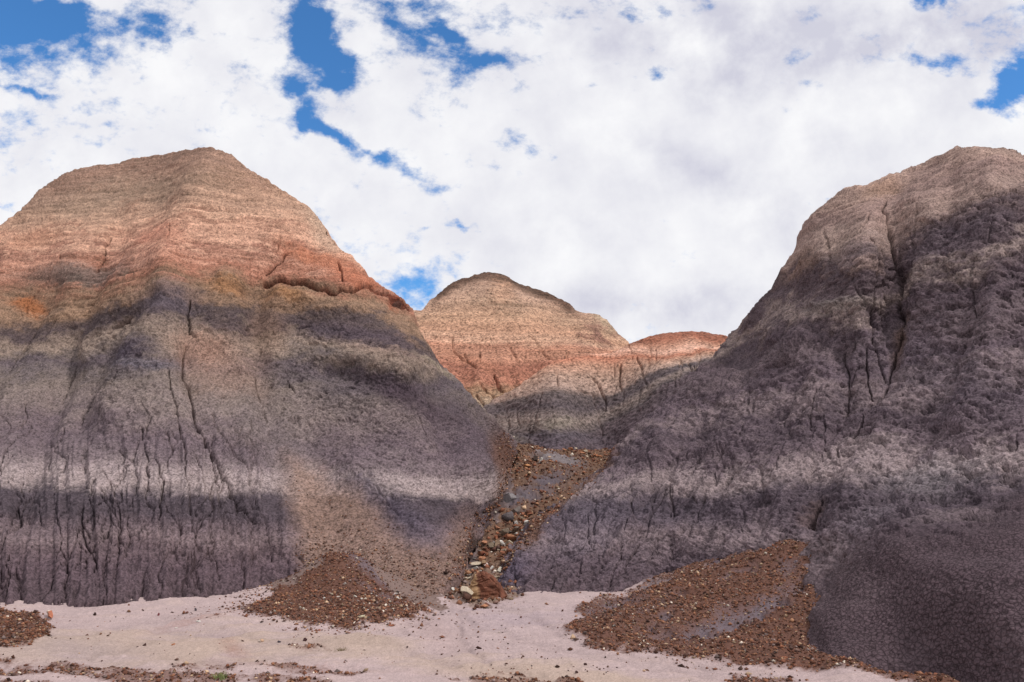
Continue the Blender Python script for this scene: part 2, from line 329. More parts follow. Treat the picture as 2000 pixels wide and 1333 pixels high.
shp = PX.shape; N0 = normals(P); q = P.reshape(-1, 3); x, y = PX.ravel(), PY.ravel()
sA = tps([(a/1000, b/1000) for a, b, _ in A_S], [c for *_, c in A_S])(np.stack([x/1000, y/1000], 1)); sA = np.clip(sA, 0, 18)
back = np.zeros(shp, bool); back[2+nr:] = True; back = back.ravel()
sA = np.where(back, np.minimum(sA + (0), 18), sA)
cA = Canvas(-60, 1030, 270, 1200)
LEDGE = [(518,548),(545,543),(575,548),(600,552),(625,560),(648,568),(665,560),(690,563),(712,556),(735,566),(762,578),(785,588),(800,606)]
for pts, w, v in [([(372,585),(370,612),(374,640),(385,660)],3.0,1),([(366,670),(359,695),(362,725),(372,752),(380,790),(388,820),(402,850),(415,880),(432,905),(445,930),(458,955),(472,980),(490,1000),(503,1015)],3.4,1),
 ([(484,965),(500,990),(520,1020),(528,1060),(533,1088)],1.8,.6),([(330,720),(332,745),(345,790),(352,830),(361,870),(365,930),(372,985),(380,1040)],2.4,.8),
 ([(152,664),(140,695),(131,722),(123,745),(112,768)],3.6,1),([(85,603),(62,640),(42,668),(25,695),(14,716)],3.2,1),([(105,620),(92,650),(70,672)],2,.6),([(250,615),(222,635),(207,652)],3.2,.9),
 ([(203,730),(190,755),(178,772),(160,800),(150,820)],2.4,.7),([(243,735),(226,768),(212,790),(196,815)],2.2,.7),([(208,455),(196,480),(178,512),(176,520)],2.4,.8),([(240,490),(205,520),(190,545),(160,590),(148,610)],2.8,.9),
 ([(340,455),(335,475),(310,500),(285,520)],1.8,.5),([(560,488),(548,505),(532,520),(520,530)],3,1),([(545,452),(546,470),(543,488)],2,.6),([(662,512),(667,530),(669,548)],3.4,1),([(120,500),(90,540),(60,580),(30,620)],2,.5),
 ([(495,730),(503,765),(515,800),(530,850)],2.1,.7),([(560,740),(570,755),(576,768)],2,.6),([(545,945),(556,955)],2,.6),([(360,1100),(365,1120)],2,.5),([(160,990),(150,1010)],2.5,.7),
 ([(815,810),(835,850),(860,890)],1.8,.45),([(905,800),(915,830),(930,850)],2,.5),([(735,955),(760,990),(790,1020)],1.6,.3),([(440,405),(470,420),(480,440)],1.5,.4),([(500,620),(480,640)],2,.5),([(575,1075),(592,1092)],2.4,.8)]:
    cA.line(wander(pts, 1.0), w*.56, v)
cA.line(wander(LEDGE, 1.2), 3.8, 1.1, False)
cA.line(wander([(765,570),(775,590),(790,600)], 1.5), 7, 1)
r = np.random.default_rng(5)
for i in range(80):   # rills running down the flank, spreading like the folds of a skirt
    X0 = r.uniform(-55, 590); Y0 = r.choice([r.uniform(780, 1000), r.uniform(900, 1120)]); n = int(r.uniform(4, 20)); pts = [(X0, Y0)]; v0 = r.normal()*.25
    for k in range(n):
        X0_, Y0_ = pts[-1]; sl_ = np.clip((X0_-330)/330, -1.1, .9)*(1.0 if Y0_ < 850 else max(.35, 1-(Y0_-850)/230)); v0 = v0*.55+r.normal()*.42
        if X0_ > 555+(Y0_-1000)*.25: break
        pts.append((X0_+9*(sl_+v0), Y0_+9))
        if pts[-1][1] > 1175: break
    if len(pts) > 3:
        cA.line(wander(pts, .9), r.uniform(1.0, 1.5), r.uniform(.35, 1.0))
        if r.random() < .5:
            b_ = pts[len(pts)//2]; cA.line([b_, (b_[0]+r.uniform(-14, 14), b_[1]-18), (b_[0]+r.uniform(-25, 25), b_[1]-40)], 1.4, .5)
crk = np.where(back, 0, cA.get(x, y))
hole_shade = Canvas(-60, 1030, 270, 1200, 2.0)  # shade of the hollows, painted as dark colour only, no depth cut
for e in [(940,1062,22,14,20),(955,1030,14,9,10),(925,1075,12,24,0),(932,1096,15,18,20),(780,592,9,10,40),(905,1040,0.1,.1,0)]: hole_shade.ell(*e, p=5)
hl = np.where(back, 0, hole_shade.get(x, y))
under = Canvas(-60, 1030, 270, 1200, 2.0)   # hollows under the small ledges
for pts, w, v in [([(640,692),(680,700),(710,712),(745,712),(780,718),(830,722),(870,738)],13,.8),([(640,705),(632,720)],9,1),([(470,560),(450,548),(425,553)],8,.9),([(520,560),(540,580),(560,590),(600,600)],9,.5),([(20,585),(50,582),(70,592)],10,.8),([(545,565),(560,560),(600,575)],7,-.8),([(170,510),(200,505),(235,515)],6,.5),([(515,650),(540,655)],5,.8),([(655,730),(670,735)],5,.8),([(850,640),(835,610)],5,.4),([(310,545),(330,536)],5,.6),([(40,363),(150,366),(185,368)],4,.4)]:
    under.line(wander(pts, 2), w, v)
und = np.where(back, 0, under.get(x, y))
lower = 1-smooth(11.5, 13, sA)
tal_ = Canvas(-60, 1030, 780, 1200, 2.0); tal_.poly([(560,880),(620,905),(650,940),(700,962),(740,1000),(765,1035),(800,1068),(860,1085),(900,1050),(905,1100),(860,1170),(720,1175),(600,1160),(592,1100),(585,1050),(568,985),(562,930)], 30)
tal = np.clip(np.where(y > 785, tal_.get(x, y), 0) + fbm(q, 3, 3)*.25*(np.where(y > 785, tal_.get(x, y), 0) > .05), 0, 1); tal = np.where(back, 0, tal)
n_big = fbm(q, .55, 3, off=3.); n_mid = fbm(q, 2.2, 4, off=9.); pop = fbm(q, 4.6, 3, gain=.5, off=21., aniso=(1, 1, 1.7), mode=1); lam = fbm(q, 1.0, 5, gain=.6, off=5., aniso=(.35, .35, 7))
lam2 = fbm(q, 1.0, 3, gain=.6, off=15., aniso=(.5, .5, 15)); thin = np.clip(np.abs(lam2)*-5+.55, 0, 1)
rill = fbm(np.stack([x/26, y/260, 0*x], 1), 1, 3, off=2., mode=1)
flank = smooth(780, 900, y)*(1-smooth(560, 640, x))
fine = fbm(q, 12, 2, gain=.5, off=31., aniso=(1, 1, 1.5), mode=1); pit = np.clip(fbm(q, 3.4, 4, gain=.6, off=91., aniso=(1, 1, 2))-.12, 0, .4)*smooth(4.5, 7, sA)
disp = .12*n_big + .05*n_mid*(1-tal) + lower*(1-tal)*(.05*pop+.02*fine-.24*pit) + (1-lower)*(.10*lam+.035*lam2-.03*thin+.02*pop+.014*fine) + flank*(1-tal)*.13*rill + tal*.02*fine
macro = np.zeros(len(q))
for pts, w_, v_ in [([(235,440),(190,520),(150,610),(120,740),(70,880),(40,1000)],26,-.42),([(95,560),(50,640),(5,720),(-30,800)],22,-.32),([(300,590),(230,640),(190,740),(150,830)],16,-.25),([(415,288),(365,400),(325,500),(320,580),(270,680),(215,800)],30,.40),([(20,500),(-20,620)],24,.3),
  ([(372,600),(360,700),(400,880),(480,1000),(530,1080)],18,-.22),([(490,560),(500,720),(530,850),(560,950)],22,-.25),([(560,480),(525,530),(500,620)],14,-.2),([(440,540),(470,700),(500,860)],26,.16),
  ([(625,700),(690,694),(760,702),(830,708),(900,742),(945,785)],14,.2),([(640,722),(700,738),(770,752),(860,768),(930,812)],24,-.26),([(600,850),(620,950),(660,1080)],40,-.22),([(690,900),(780,980),(860,1060)],34,.22),([(900,800),(930,880),(960,960)],26,.2),([(850,820),(880,900),(900,1000)],22,-.2),
  ([(522,562),(575,560),(620,574),(700,578),(790,606)],8,-.07),([(520,540),(575,535),(650,556),(712,545),(770,566)],7,.05),([(540,590),(600,596),(690,600)],10,.10),([(430,545),(470,552)],12,.25),([(545,575),(600,578)],13,.25),([(140,620),(170,700)],16,.12),([(640,430),(600,520)],20,-.15)]:
    cv = Canvas(-60, 1030, 270, 1200, 3.0); cv.line(wander(pts, 1.2, 12), w_, abs(v_), False); macro += np.sign(v_)*np.where(back, 0, cv.get(x, y))
macro *= .72*smooth(0, 45, y-pl(A_CREST, x))
disp += macro - .17*crk
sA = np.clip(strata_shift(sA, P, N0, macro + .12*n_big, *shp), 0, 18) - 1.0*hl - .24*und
P = (q + N0.reshape(-1, 3)*disp[:, None]).reshape(P.shape)
mx_ = fbm(q, .9, 5, gain=.62, off=77., aniso=(1, 1, 2.2)); c = band_colours(sA + .35*n_mid + .3*n_big + .5*lam*(1-lower) + .22*pop + .9*mx_*smooth(4.6, 6, sA) + .28*mx_ + .30*rill*flank*(1-tal), A_TAB)
def patch(c, cx, cy, rx, ry, rot, rgb, k):
    a, b = math.cos(math.radians(rot)), math.sin(math.radians(rot)); X, Y = x-cx+14*n_mid, y-cy+14*n_big+10*pop
    m = np.exp(-((((X*a+Y*b)/rx)**2+((-X*b+Y*a)/ry)**2)**1.6))*k*(~back); return mixc(c, m, rgb)
for p_ in [(262,685,50,20,-18,(80,70,80),.8),(150,530,110,20,-8,(112,100,94),.8),(60,575,110,22,-5,(132,104,86),.5),(335,590,60,30,0,(96,86,96),.6),(430,715,90,55,20,(156,126,112),.65),(395,680,60,30,10,(166,126,108),.5),
 (700,650,110,22,10,(90,76,84),.7),(800,775,120,36,18,(72,58,67),.85),(900,850,70,50,45,(88,74,82),.6),(660,770,70,40,20,(104,92,96),.5),(760,690,90,14,12,(158,132,118),.5),(860,720,60,9,25,(158,142,122),.6),(900,790,80,20,45,(88,76,82),.6),
 (700,948,55,16,15,(92,82,92),.7),(770,1020,110,40,35,(94,84,96),.7),(310,465,70,22,10,(188,126,104),.6),(620,500,80,22,20,(186,116,86),.7),(700,545,60,16,15,(180,108,80),.7),(780,590,22,18,30,(140,68,44),.8),
 (560,575,45,16,10,(176,126,84),.6),(445,560,40,16,5,(166,116,76),.6),(50,590,30,14,0,(172,104,62),.7),(640,640,50,14,0,(96,84,90),.5),(240,380,200,30,-8,(150,130,112),.5),(640,440,30,60,-35,(178,158,138),.5),(520,640,40,60,0,(140,110,92),.5),(540,850,80,50,20,(124,112,108),.4),(290,712,60,10,0,(104,100,112),.4),(60,470,60,18,-15,(182,130,104),.5),(160,590,70,25,-25,(160,128,104),.5),(985,890,26,50,-15,(118,84,68),.8),(975,960,22,50,10,(124,96,84),.55),(905,1060,34,70,10,(132,104,92),.6)]:
    c = patch(c, *p_)
c = mixc(c, tal*.85*(1-.2*smooth(0, 1, fine+.5)), (146,118,104))
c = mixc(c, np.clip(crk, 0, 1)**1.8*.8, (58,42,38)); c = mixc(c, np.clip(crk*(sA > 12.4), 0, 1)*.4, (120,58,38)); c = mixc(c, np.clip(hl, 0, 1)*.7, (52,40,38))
c = mixc(c, thin*(1-lower)*.45*smooth(-.3, .3, n_mid+n_big), (130,84,66)); c = c*np.clip(1+(.5*lam+.35*lam2)*(1-lower) + .22*pop + .18*n_mid+.16*fine, .3, 2)[:, None]*K
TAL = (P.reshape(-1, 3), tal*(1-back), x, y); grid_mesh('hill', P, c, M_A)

# ------------------------------------------------------------------ right hill (B) with its cracked clay foot
B_CREST = [(962,1118),(985,1078),(1000,1062),(1040,1012),(1100,975),(1140,946),(1176,918),(1207,889),(1235,862),(1264,832),(1295,788),(1330,757),(1397,696),(1425,661),(1460,626),(1500,580),(1520,545),(1535,518),(1560,487),(1590,430),(1610,405),(1640,382),(1680,366),(1740,345),(1780,330),(1830,301),(1870,284),(1900,290),(1950,283),(1975,286),(2000,298),(2100,335),(2300,430),(2700,680),(3100,950)]
B_BASE = [(962,1138),(1000,1159),(1100,1164),(1180,1162),(1250,1158),(1300,1165),(1400,1180),(1480,1215),(1560,1275),(1650,1300),(1750,1316),(1850,1336),(1950,1380),(2100,1430),(2500,1500),(3100,1500)]
B_D = [(965,1130,14.6),(1000,1157,13.6),(1000,1080,15.2),(1040,1020,16.6),(1100,1161,13.4),(1100,1080,14.6),(1100,1000,16.6),(1110,972,18.3),(1180,1160,13.4),(1200,1060,14.6),(1200,960,16.7),(1200,900,19.6),
 (1300,1130,13.9),(1300,1165,13.6),(1400,1170,12.9),(1470,1190,12.3),(1300,1050,14.6),(1300,960,16),(1300,870,18),(1290,795,21.2),(1400,1100,13.1),(1400,1000,14.6),(1400,900,16.2),(1400,800,18.2),(1390,740,19.8),(1395,702,22),(1425,665,24),
 (1500,1073,12.5),(1500,1000,13.5),(1500,920,14.7),(1500,850,15.8),(1500,750,17.4),(1500,650,19.4),(1500,590,22),(1565,1050,12.45),(1585,1085,12.0),(1592,1130,11.2),(1520,1150,12.5),(1550,1200,11.1),(1540,1250,10.3),(1575,1260,9.4),
 (1580,1200,9.9),(1600,1262,9.0),(1650,1200,9.1),(1620,1290,8.4),(1680,1110,10),(1640,1050,11.4),(1620,950,13.3),(1620,850,14.7),(1620,750,15.8),(1620,650,16.9),(1600,560,18.2),(1600,500,18.9),(1610,415,21.3),
 (1700,1290,8.2),(1700,1316,8.02),(1800,1325,7.85),(1750,1200,8.55),(1750,1100,9.15),(1740,1050,9.8),(1720,1000,11.2),(1700,930,12.9),(1700,850,14.1),(1700,750,15.3),(1700,650,16.2),(1700,560,16.7),(1700,490,17.2),(1700,420,18.4),(1690,372,20.8),
 (1757,640,16.45),(1757,540,17.0),(1750,440,18.3),(1740,355,20.6),(1810,600,15.8),(1800,500,16.6),(1800,400,18),(1800,325,21),
 (1870,1340,7.5),(1850,1250,7.75),(1850,1100,8.4),(1850,1030,9.4),(1850,960,11.2),(1850,900,12.2),(1850,800,13.4),(1850,700,14.3),(1850,600,15.2),(1850,500,16),(1850,400,17.3),(1870,330,18.6),(1870,290,20),
 (2000,1400,6.5),(2000,1300,6.85),(2000,1150,7.4),(2000,1030,8.6),(2000,950,10.4),(2000,850,11.8),(2000,700,13.4),(2000,560,14.5),(2000,450,15.4),(2000,370,16.5),(2000,305,18.5),(2200,1450,6.2),(2200,1000,9),(2200,700,12.5),(2200,400,17),(2600,1400,7),(2600,1000,10),(2600,680,15),(3000,1000,13)]
B_S = [(x_, y_, s_) for x_, col in {
 980: [(1150,0),(1090,1.5)], 1100: [(1160,0),(1100,1),(1060,2),(1010,3),(985,3.8),(975,4)], 1200: [(1155,0),(1100,1),(1050,2),(1000,3),(967,4),(950,4.4),(920,5),(900,5.3)],
 1300: [(1130,.5),(1080,1.5),(1050,2),(1000,3),(964,4),(940,4.4),(910,5),(860,5.5),(825,6.5),(795,7)], 1400: [(1100,1),(1050,2),(1000,3),(962,4),(935,4.5),(905,5),(850,5.5),(805,6.4),(770,7),(720,9),(702,9.6)],
 1500: [(1075,1.6),(1040,2.2),(990,3),(955,4),(930,4.5),(890,5),(840,5.6),(790,6.5),(750,7),(690,8.4),(650,9.4),(620,10),(590,10.6)],
 1600: [(1050,2.2),(1000,3),(945,4),(915,4.5),(870,5),(820,5.7),(765,6.5),(720,7),(670,8.6),(630,9.6),(608,10),(580,10.5),(530,11.4),(508,12),(470,13),(430,14),(410,15)],
 1700: [(1060,2.4),(1000,3),(940,4),(905,4.5),(860,5),(800,5.7),(750,6.5),(700,7),(650,9),(605,10),(570,10.6),(520,11.5),(490,12),(450,13),(410,14),(372,15)],
 1800: [(1040,3),(980,3.5),(945,4),(915,4.4),(870,5),(800,5.7),(740,6.3),(690,7),(620,8.4),(570,9.4),(520,10.4),(470,11.4),(435,12),(400,13),(360,14),(325,15)],
 1900: [(1040,3),(960,3.7),(925,4.1),(895,4.5),(860,5),(790,5.7),(730,6.4),(680,7),(600,8.4),(540,9.5),(480,10.5),(420,11.4),(388,12),(350,13),(300,15)],
 2000: [(1040,3),(940,3.8),(910,4.2),(880,4.6),(840,5),(780,5.7),(700,6.6),(650,7),(580,8.4),(500,9.6),(440,10.6),(390,11.6),(370,12),(340,13),(305,15)], 2400: [(1200,3),(900,4),(700,6),(500,10)], 1600.1: [(1250,1.5)], 1900.1: [(1300,1.5)], 1750.1: [(1180,2)]}.items() for y_, s_ in col]
B_TAB = [(0,(102,90,98)),(1,(104,92,102)),(2,(124,112,117)),(2.5,(108,97,106)),(3,(92,82,92)),(3.75,(95,86,96)),(4.3,(136,125,127)),(4.7,(134,123,126)),(5,(112,100,108)),(5.7,(98,87,97)),(6.5,(126,114,118)),
 (7,(104,92,102)),(8,(112,100,106)),(9,(98,86,95)),(9.6,(110,97,100)),(10,(142,129,124)),(10.4,(108,95,100)),(11.1,(98,85,92)),(11.7,(112,96,96)),(12.4,(150,131,122)),(13,(152,132,123)),(14,(146,124,117)),(15,(156,134,122)),(18,(150,132,122))]
px = columns(962, 962, 2060, 3100, STEP, 60); nr = 540
P, PX, PY = loft(B_CREST, B_BASE, B_D, px, nr, 24, nback=26)
N0 = normals(P); q = P.reshape(-1, 3); x, y = PX.ravel(), PY.ravel()
back = np.zeros(PX.shape, bool); back[2+nr:] = True; back = back.ravel()
sB = np.clip(tps([(a/1000, b/1000) for a, b, _ in B_S], [c_ for *_, c_ in B_S])(np.stack([x/1000, y/1000], 1)), 0, 18)
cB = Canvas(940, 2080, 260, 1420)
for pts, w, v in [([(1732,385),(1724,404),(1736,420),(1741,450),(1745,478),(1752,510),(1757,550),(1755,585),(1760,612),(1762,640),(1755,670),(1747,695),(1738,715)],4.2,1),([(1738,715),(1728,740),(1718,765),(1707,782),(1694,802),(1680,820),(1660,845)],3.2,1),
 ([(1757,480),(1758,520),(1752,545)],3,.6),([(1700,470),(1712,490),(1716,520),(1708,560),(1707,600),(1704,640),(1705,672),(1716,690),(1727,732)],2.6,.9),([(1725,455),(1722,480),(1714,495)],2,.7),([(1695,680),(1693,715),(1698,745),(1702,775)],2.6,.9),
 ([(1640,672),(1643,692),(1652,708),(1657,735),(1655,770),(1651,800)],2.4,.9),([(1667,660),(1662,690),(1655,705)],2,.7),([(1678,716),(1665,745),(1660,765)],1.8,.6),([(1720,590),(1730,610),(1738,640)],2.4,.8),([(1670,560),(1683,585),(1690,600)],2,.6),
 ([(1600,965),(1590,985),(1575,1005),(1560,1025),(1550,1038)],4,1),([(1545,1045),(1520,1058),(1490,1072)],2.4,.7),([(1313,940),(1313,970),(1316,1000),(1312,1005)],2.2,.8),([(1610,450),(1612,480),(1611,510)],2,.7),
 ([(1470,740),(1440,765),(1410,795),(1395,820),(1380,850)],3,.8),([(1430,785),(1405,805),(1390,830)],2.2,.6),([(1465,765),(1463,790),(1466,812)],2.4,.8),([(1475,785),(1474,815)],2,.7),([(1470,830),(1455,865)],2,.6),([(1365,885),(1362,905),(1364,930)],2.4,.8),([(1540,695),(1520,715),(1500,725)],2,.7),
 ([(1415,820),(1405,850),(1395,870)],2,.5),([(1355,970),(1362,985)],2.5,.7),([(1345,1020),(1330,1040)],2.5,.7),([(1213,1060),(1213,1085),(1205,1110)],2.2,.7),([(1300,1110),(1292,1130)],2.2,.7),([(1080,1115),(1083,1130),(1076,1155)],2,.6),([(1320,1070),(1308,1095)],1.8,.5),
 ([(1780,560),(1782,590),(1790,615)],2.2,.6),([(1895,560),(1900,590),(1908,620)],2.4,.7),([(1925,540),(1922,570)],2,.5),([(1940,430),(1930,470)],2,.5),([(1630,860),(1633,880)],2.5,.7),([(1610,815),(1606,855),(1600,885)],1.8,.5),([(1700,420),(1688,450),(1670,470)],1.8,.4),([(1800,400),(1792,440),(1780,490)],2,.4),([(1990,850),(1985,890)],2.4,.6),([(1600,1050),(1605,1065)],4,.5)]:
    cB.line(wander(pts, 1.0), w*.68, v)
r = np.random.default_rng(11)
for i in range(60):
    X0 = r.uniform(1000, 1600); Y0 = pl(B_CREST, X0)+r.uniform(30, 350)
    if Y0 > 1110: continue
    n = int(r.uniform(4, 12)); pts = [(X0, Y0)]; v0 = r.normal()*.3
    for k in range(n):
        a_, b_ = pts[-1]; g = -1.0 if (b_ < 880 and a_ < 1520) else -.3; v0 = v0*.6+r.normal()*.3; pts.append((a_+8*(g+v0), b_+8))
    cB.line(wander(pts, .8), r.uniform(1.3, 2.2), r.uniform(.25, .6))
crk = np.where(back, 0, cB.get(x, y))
mudc = Canvas(1500, 2500, 940, 1520, 2.0); mudc.poly([(1572,1205),(1610,1130),(1690,1070),(1760,1045),(1830,1040),(1900,1015),(1955,985),(2000,960),(2600,900),(2600,1600),(1700,1600),(1560,1300)], 55)
inm = (x > 1505) & (y > 950); mud = np.where(inm & ~back, mudc.get(x, y), 0); mud = np.clip(mud*(1+.4*fbm(q, 1.5, 3)), 0, 1)
n_big = fbm(q, .6, 3, off=43.); n_mid = fbm(q, 2.2, 4, off=49.); pop = fbm(q, 4.6, 3, gain=.5, off=61., aniso=(1, 1, 1.6), mode=1); fine = fbm(q, 13, 2, gain=.5, off=71., aniso=(1, 1, 1.4), mode=1)
lam = fbm(q, 1.0, 5, gain=.6, off=55., aniso=(.35, .35, 6)); slant = fbm(np.stack([(x+y*.9)/34, (y-x*.9)/210, 0*x], 1), 1, 4, off=8., mode=1)
pits = np.clip(fbm(q, 4.0, 4, gain=.6, off=81., aniso=(1, 1, 1.9))-.06, 0, .4)
up = smooth(11.8, 12.4, sB); rough = (1-mud)*(1-.55*up); steepz = smooth(1500, 1750, x)
fold = fbm(np.stack([(x+y*.8)/75, (y-x*.8)/420, 0*x], 1), 1, 3, off=28., mode=1)
disp = .22*n_big + .08*n_mid*rough + .22*fold*(1-steepz)*(1-mud) + rough*(.06*pop + .018*fine) - .42*pits*(1-up)*(1-mud)*(.45+.55*steepz) + up*.15*lam + (1-steepz)*.07*slant*(1-mud) + mud*.018*fine
macro = np.zeros(len(q))
for pts, w_, v_ in [([(1735,385),(1745,480),(1757,600),(1740,720),(1690,810),(1640,900),(1580,1010)],24,-.24),([(1830,380),(1800,520),(1790,640),(1755,760),(1700,860),(1640,960)],30,.2),([(1700,500),(1680,600),(1680,720)],26,.18),
  ([(1600,600),(1650,590),(1710,596)],10,.20),([(1600,640),(1650,628),(1700,640)],14,-.14),([(1560,640),(1480,720),(1400,800),(1300,900),(1240,1000)],15,-.26),([(1520,740),(1440,830),(1380,930),(1340,1050)],22,.22),([(1460,735),(1400,800),(1365,860)],8,-.2),
  ([(1640,680),(1655,740),(1640,820),(1560,930),(1480,1040)],20,-.24),([(1620,780),(1560,860),(1500,960)],20,.2),([(1900,560),(1860,700),(1800,850),(1720,960)],26,-.22),([(1960,500),(1930,660),(1880,820)],28,.22),([(1870,290),(1850,380),(1840,440)],18,-.2),([(1950,285),(1930,360)],18,.2),([(1800,330),(1770,400)],14,.16),([(1660,380),(1640,440),(1620,520)],18,-.14),([(1320,830),(1260,930),(1200,1060)],16,.16)]:
    cv = Canvas(940, 2080, 260, 1420, 3.0); cv.line(wander(pts, 1.2, 12), w_, abs(v_), False); macro += np.sign(v_)*np.where(back, 0, cv.get(x, y)*(1-mud))
macro *= .6*smooth(0, 45, y-pl(B_CREST, x)); disp += macro - .19*crk
mac2 = macro.copy()
for pts, w in [([(1430,660),(1390,730),(1330,790),(1270,850),(1215,905)],24),([(1560,650),(1470,735),(1380,790),(1290,860),(1200,930),(1120,985)],26)]:
    cv = Canvas(940, 1700, 600, 1100, 3.0); cv.line(pts, w, 1, False); macro = .2*np.where(back | (x > 1690) | (y > 1090), 0, cv.get(x, y)); disp += macro*.8; mac2 = mac2 + macro
sB = np.clip(strata_shift(sB, P, N0, mac2 + .22*n_big + .2*fold*(1-steepz)*(1-mud), *PX.shape), 0, 18)
P = (q + N0.reshape(-1, 3)*disp[:, None]).reshape(P.shape)
mx_ = fbm(q, .9, 5, gain=.62, off=87., aniso=(1, 1, 1.8)); c = band_colours(sB + .4*n_mid + .35*n_big + .4*lam*up + .3*pop + .9*mx_*smooth(4.6, 6, sB) + .5*mx_ + .25*slant*(1-steepz), B_TAB)
for p_ in [(1860,730,200,50,20,(104,91,99),.4),(1880,450,120,40,-20,(98,85,92),.5),(1820,920,110,28,-5,(146,135,137),.45),(1700,1000,60,30,-30,(120,108,114),.5),(1870,1000,90,16,-10,(126,110,112),.6),(1640,600,60,14,-12,(146,134,126),.5),(1720,460,30,8,0,(176,152,144),.5),
 (1000,1110,50,30,-30,(90,80,94),.7),(1150,1030,90,40,-20,(124,112,122),.4),(1250,1000,180,22,0,(92,82,91),.5),(1660,500,60,25,-10,(100,88,96),.5),(1640,460,60,30,-30,(150,130,118),.4),(1720,365,40,12,-20,(176,140,118),.6),(1560,520,40,12,-40,(150,120,104),.5),(1760,660,14,50,15,(96,72,56),.6),(1580,990,14,40,35,(96,74,66),.4),(1060,1018,62,13,-42,(122,88,70),.85),(1130,955,60,13,-35,(122,92,76),.7),(1200,905,30,10,-35,(116,84,68),.6)]:
    c = patch(c, *p_)
c = mixc(c, mud*.9, (94,77,82))
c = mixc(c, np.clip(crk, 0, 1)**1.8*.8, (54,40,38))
c = c*np.clip(1 + .40*lam*up + .26*pop*(1-mud) + .18*n_mid + .18*fine*(1-mud), .3, 2)[:, None]*K
TALB = (P.reshape(-1, 3), x, y); grid_mesh('hill', P, c, M_B, attrs={'mud': mud})

# ------------------------------------------------------------------ middle hill (C) and the low saddle hill before it (D)
C_CREST = [(450,790),(600,690),(760,612),(800,604),(822,603),(840,588),(870,565),(900,548),(945,534),(985,537),(1030,558),(1075,575),(1105,590),(1130,607),(1150,612),(1170,617),(1195,640),(1225,668),(1260,700),(1320,760),(1420,820)]
C_BASE = [(450,870),(1420,870)]
C_D = [(450,860,34),(450,800,37),(650,860,33),(650,720,39.5),(820,860,33.5),(820,780,35.6),(820,700,38.2),(820,610,43),(900,860,33),(900,790,35),(900,700,38.4),(900,620,42),(900,555,47),
 (960,860,33),(960,790,34.6),(960,740,36.4),(960,700,38),(960,650,40.2),(960,600,43),(960,560,45.5),(960,538,48.5),(1040,860,34.5),(1040,760,36.6),(1040,700,38.6),(1040,650,40.4),(1040,600,43.4),(1040,565,47),
 (1100,860,36),(1100,720,38),(1100,680,39.4),(1110,640,42.2),(1110,600,46),(1160,700,39),(1160,660,41),(1160,620,44.5),(1220,672,42.5),(1220,860,36),(1350,860,36),(1350,790,40)]
C_TAB = [(9,(120,110,108)),(10,(160,144,122)),(10.8,(170,140,108)),(11.6,(180,124,98)),(12.3,(174,118,94)),(13,(184,136,108)),(13.6,(184,134,106)),(14,(190,154,126)),(14.6,(184,144,114)),(15.4,(182,148,118)),(16,(172,142,116)),(17,(176,148,126)),(17.6,(150,124,104)),(18,(122,98,82))]
px = columns(450, 790, 1300, 1420, STEP, 25); nr = 190
P, PX, PY = loft(C_CREST, C_BASE, C_D, px, nr, 40, nback=20)
N0 = normals(P); q = P.reshape(-1, 3); x, y = PX.ravel(), PY.ravel(); back = np.zeros(PX.shape, bool); back[2+nr:] = True; back = back.ravel()
C_S = [(x_, y_, s_) for x_, col in {820: [(780,10),(740,11.2),(715,12.3),(680,13.2),(650,14.2),(610,16)], 880: [(790,10),(760,11),(735,11.8),(710,12.3),(680,13.4),(650,14.2),(610,15.6),(580,16.6)],
 960: [(800,9.6),(780,10.2),(760,11),(740,11.9),(715,12.3),(695,13),(665,14),(630,15),(595,16),(560,17),(545,17.7)], 1060: [(760,11),(735,11.7),(710,12.2),(690,13.4),(660,14.2),(630,15),(600,16),(578,17.4)],
 1150: [(710,12),(690,13),(665,14.4),(640,15.4),(622,16.2)], 1220: [(700,12.6),(680,14.2),(670,15.4)], 1350: [(800,12)], 600: [(800,10),(720,14)]}.items() for y_, s_ in col]
sC = np.clip(tps([(a/1000, b/1000) for a, b, _ in C_S], [c_ for *_, c_ in C_S])(np.stack([x/1000, y/1000], 1)), 9, 17.4)
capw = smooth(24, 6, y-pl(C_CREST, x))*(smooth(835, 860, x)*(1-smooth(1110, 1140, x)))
cC = Canvas(780, 1310, 520, 880)
for pts, w, v in [([(885,655),(890,680),(905,700),(930,720)],1.6,.6),([(935,690),(938,710)],1.8,.7),([(1000,690),(1015,708)],1.5,.5),([(965,730),(975,745),(990,762)],3,1),([(905,690),(920,712)],1.4,.5),([(840,720),(870,740),(920,770)],1.8,.5),([(1040,655),(1060,690),(1090,720)],1.6,.4),([(1110,690),(1100,715)],1.6,.5),([(990,670),(1010,700)],1.4,.4),([(935,750),(960,765),(975,780)],2,.7),([(930,770),(945,790)],2,.6)]:
    cC.line(wander(pts, 1.2, 7), w, v)
crk = np.where(back, 0, cC.get(x, y))
n_big = fbm(q, .25, 3, off=13.); n_mid = fbm(q, 1.0, 4, off=19.); pop = fbm(q, 2.4, 3, gain=.5, off=22., mode=1); lam = fbm(q, 1.0, 5, gain=.62, off=5.5, aniso=(.15, .15, 4.2)); lam2 = fbm(q, 1.0, 3, gain=.6, off=25., aniso=(.2, .2, 9)); lob = fbm(np.stack([x/48, y/300, 0*x], 1), 1, 2, off=4., mode=1)
disp = .30*n_big + .10*n_mid + .05*pop + .10*lam - .30*crk + .35*lob*smooth(690, 740, y)
P = (q + N0.reshape(-1, 3)*disp[:, None]).reshape(P.shape)
c = band_colours(sC + .3*n_big + .25*n_mid + .5*lam, C_TAB)
c = mixc(c, np.where(back, .9, np.clip(capw, 0, 1)), (96,74,62))
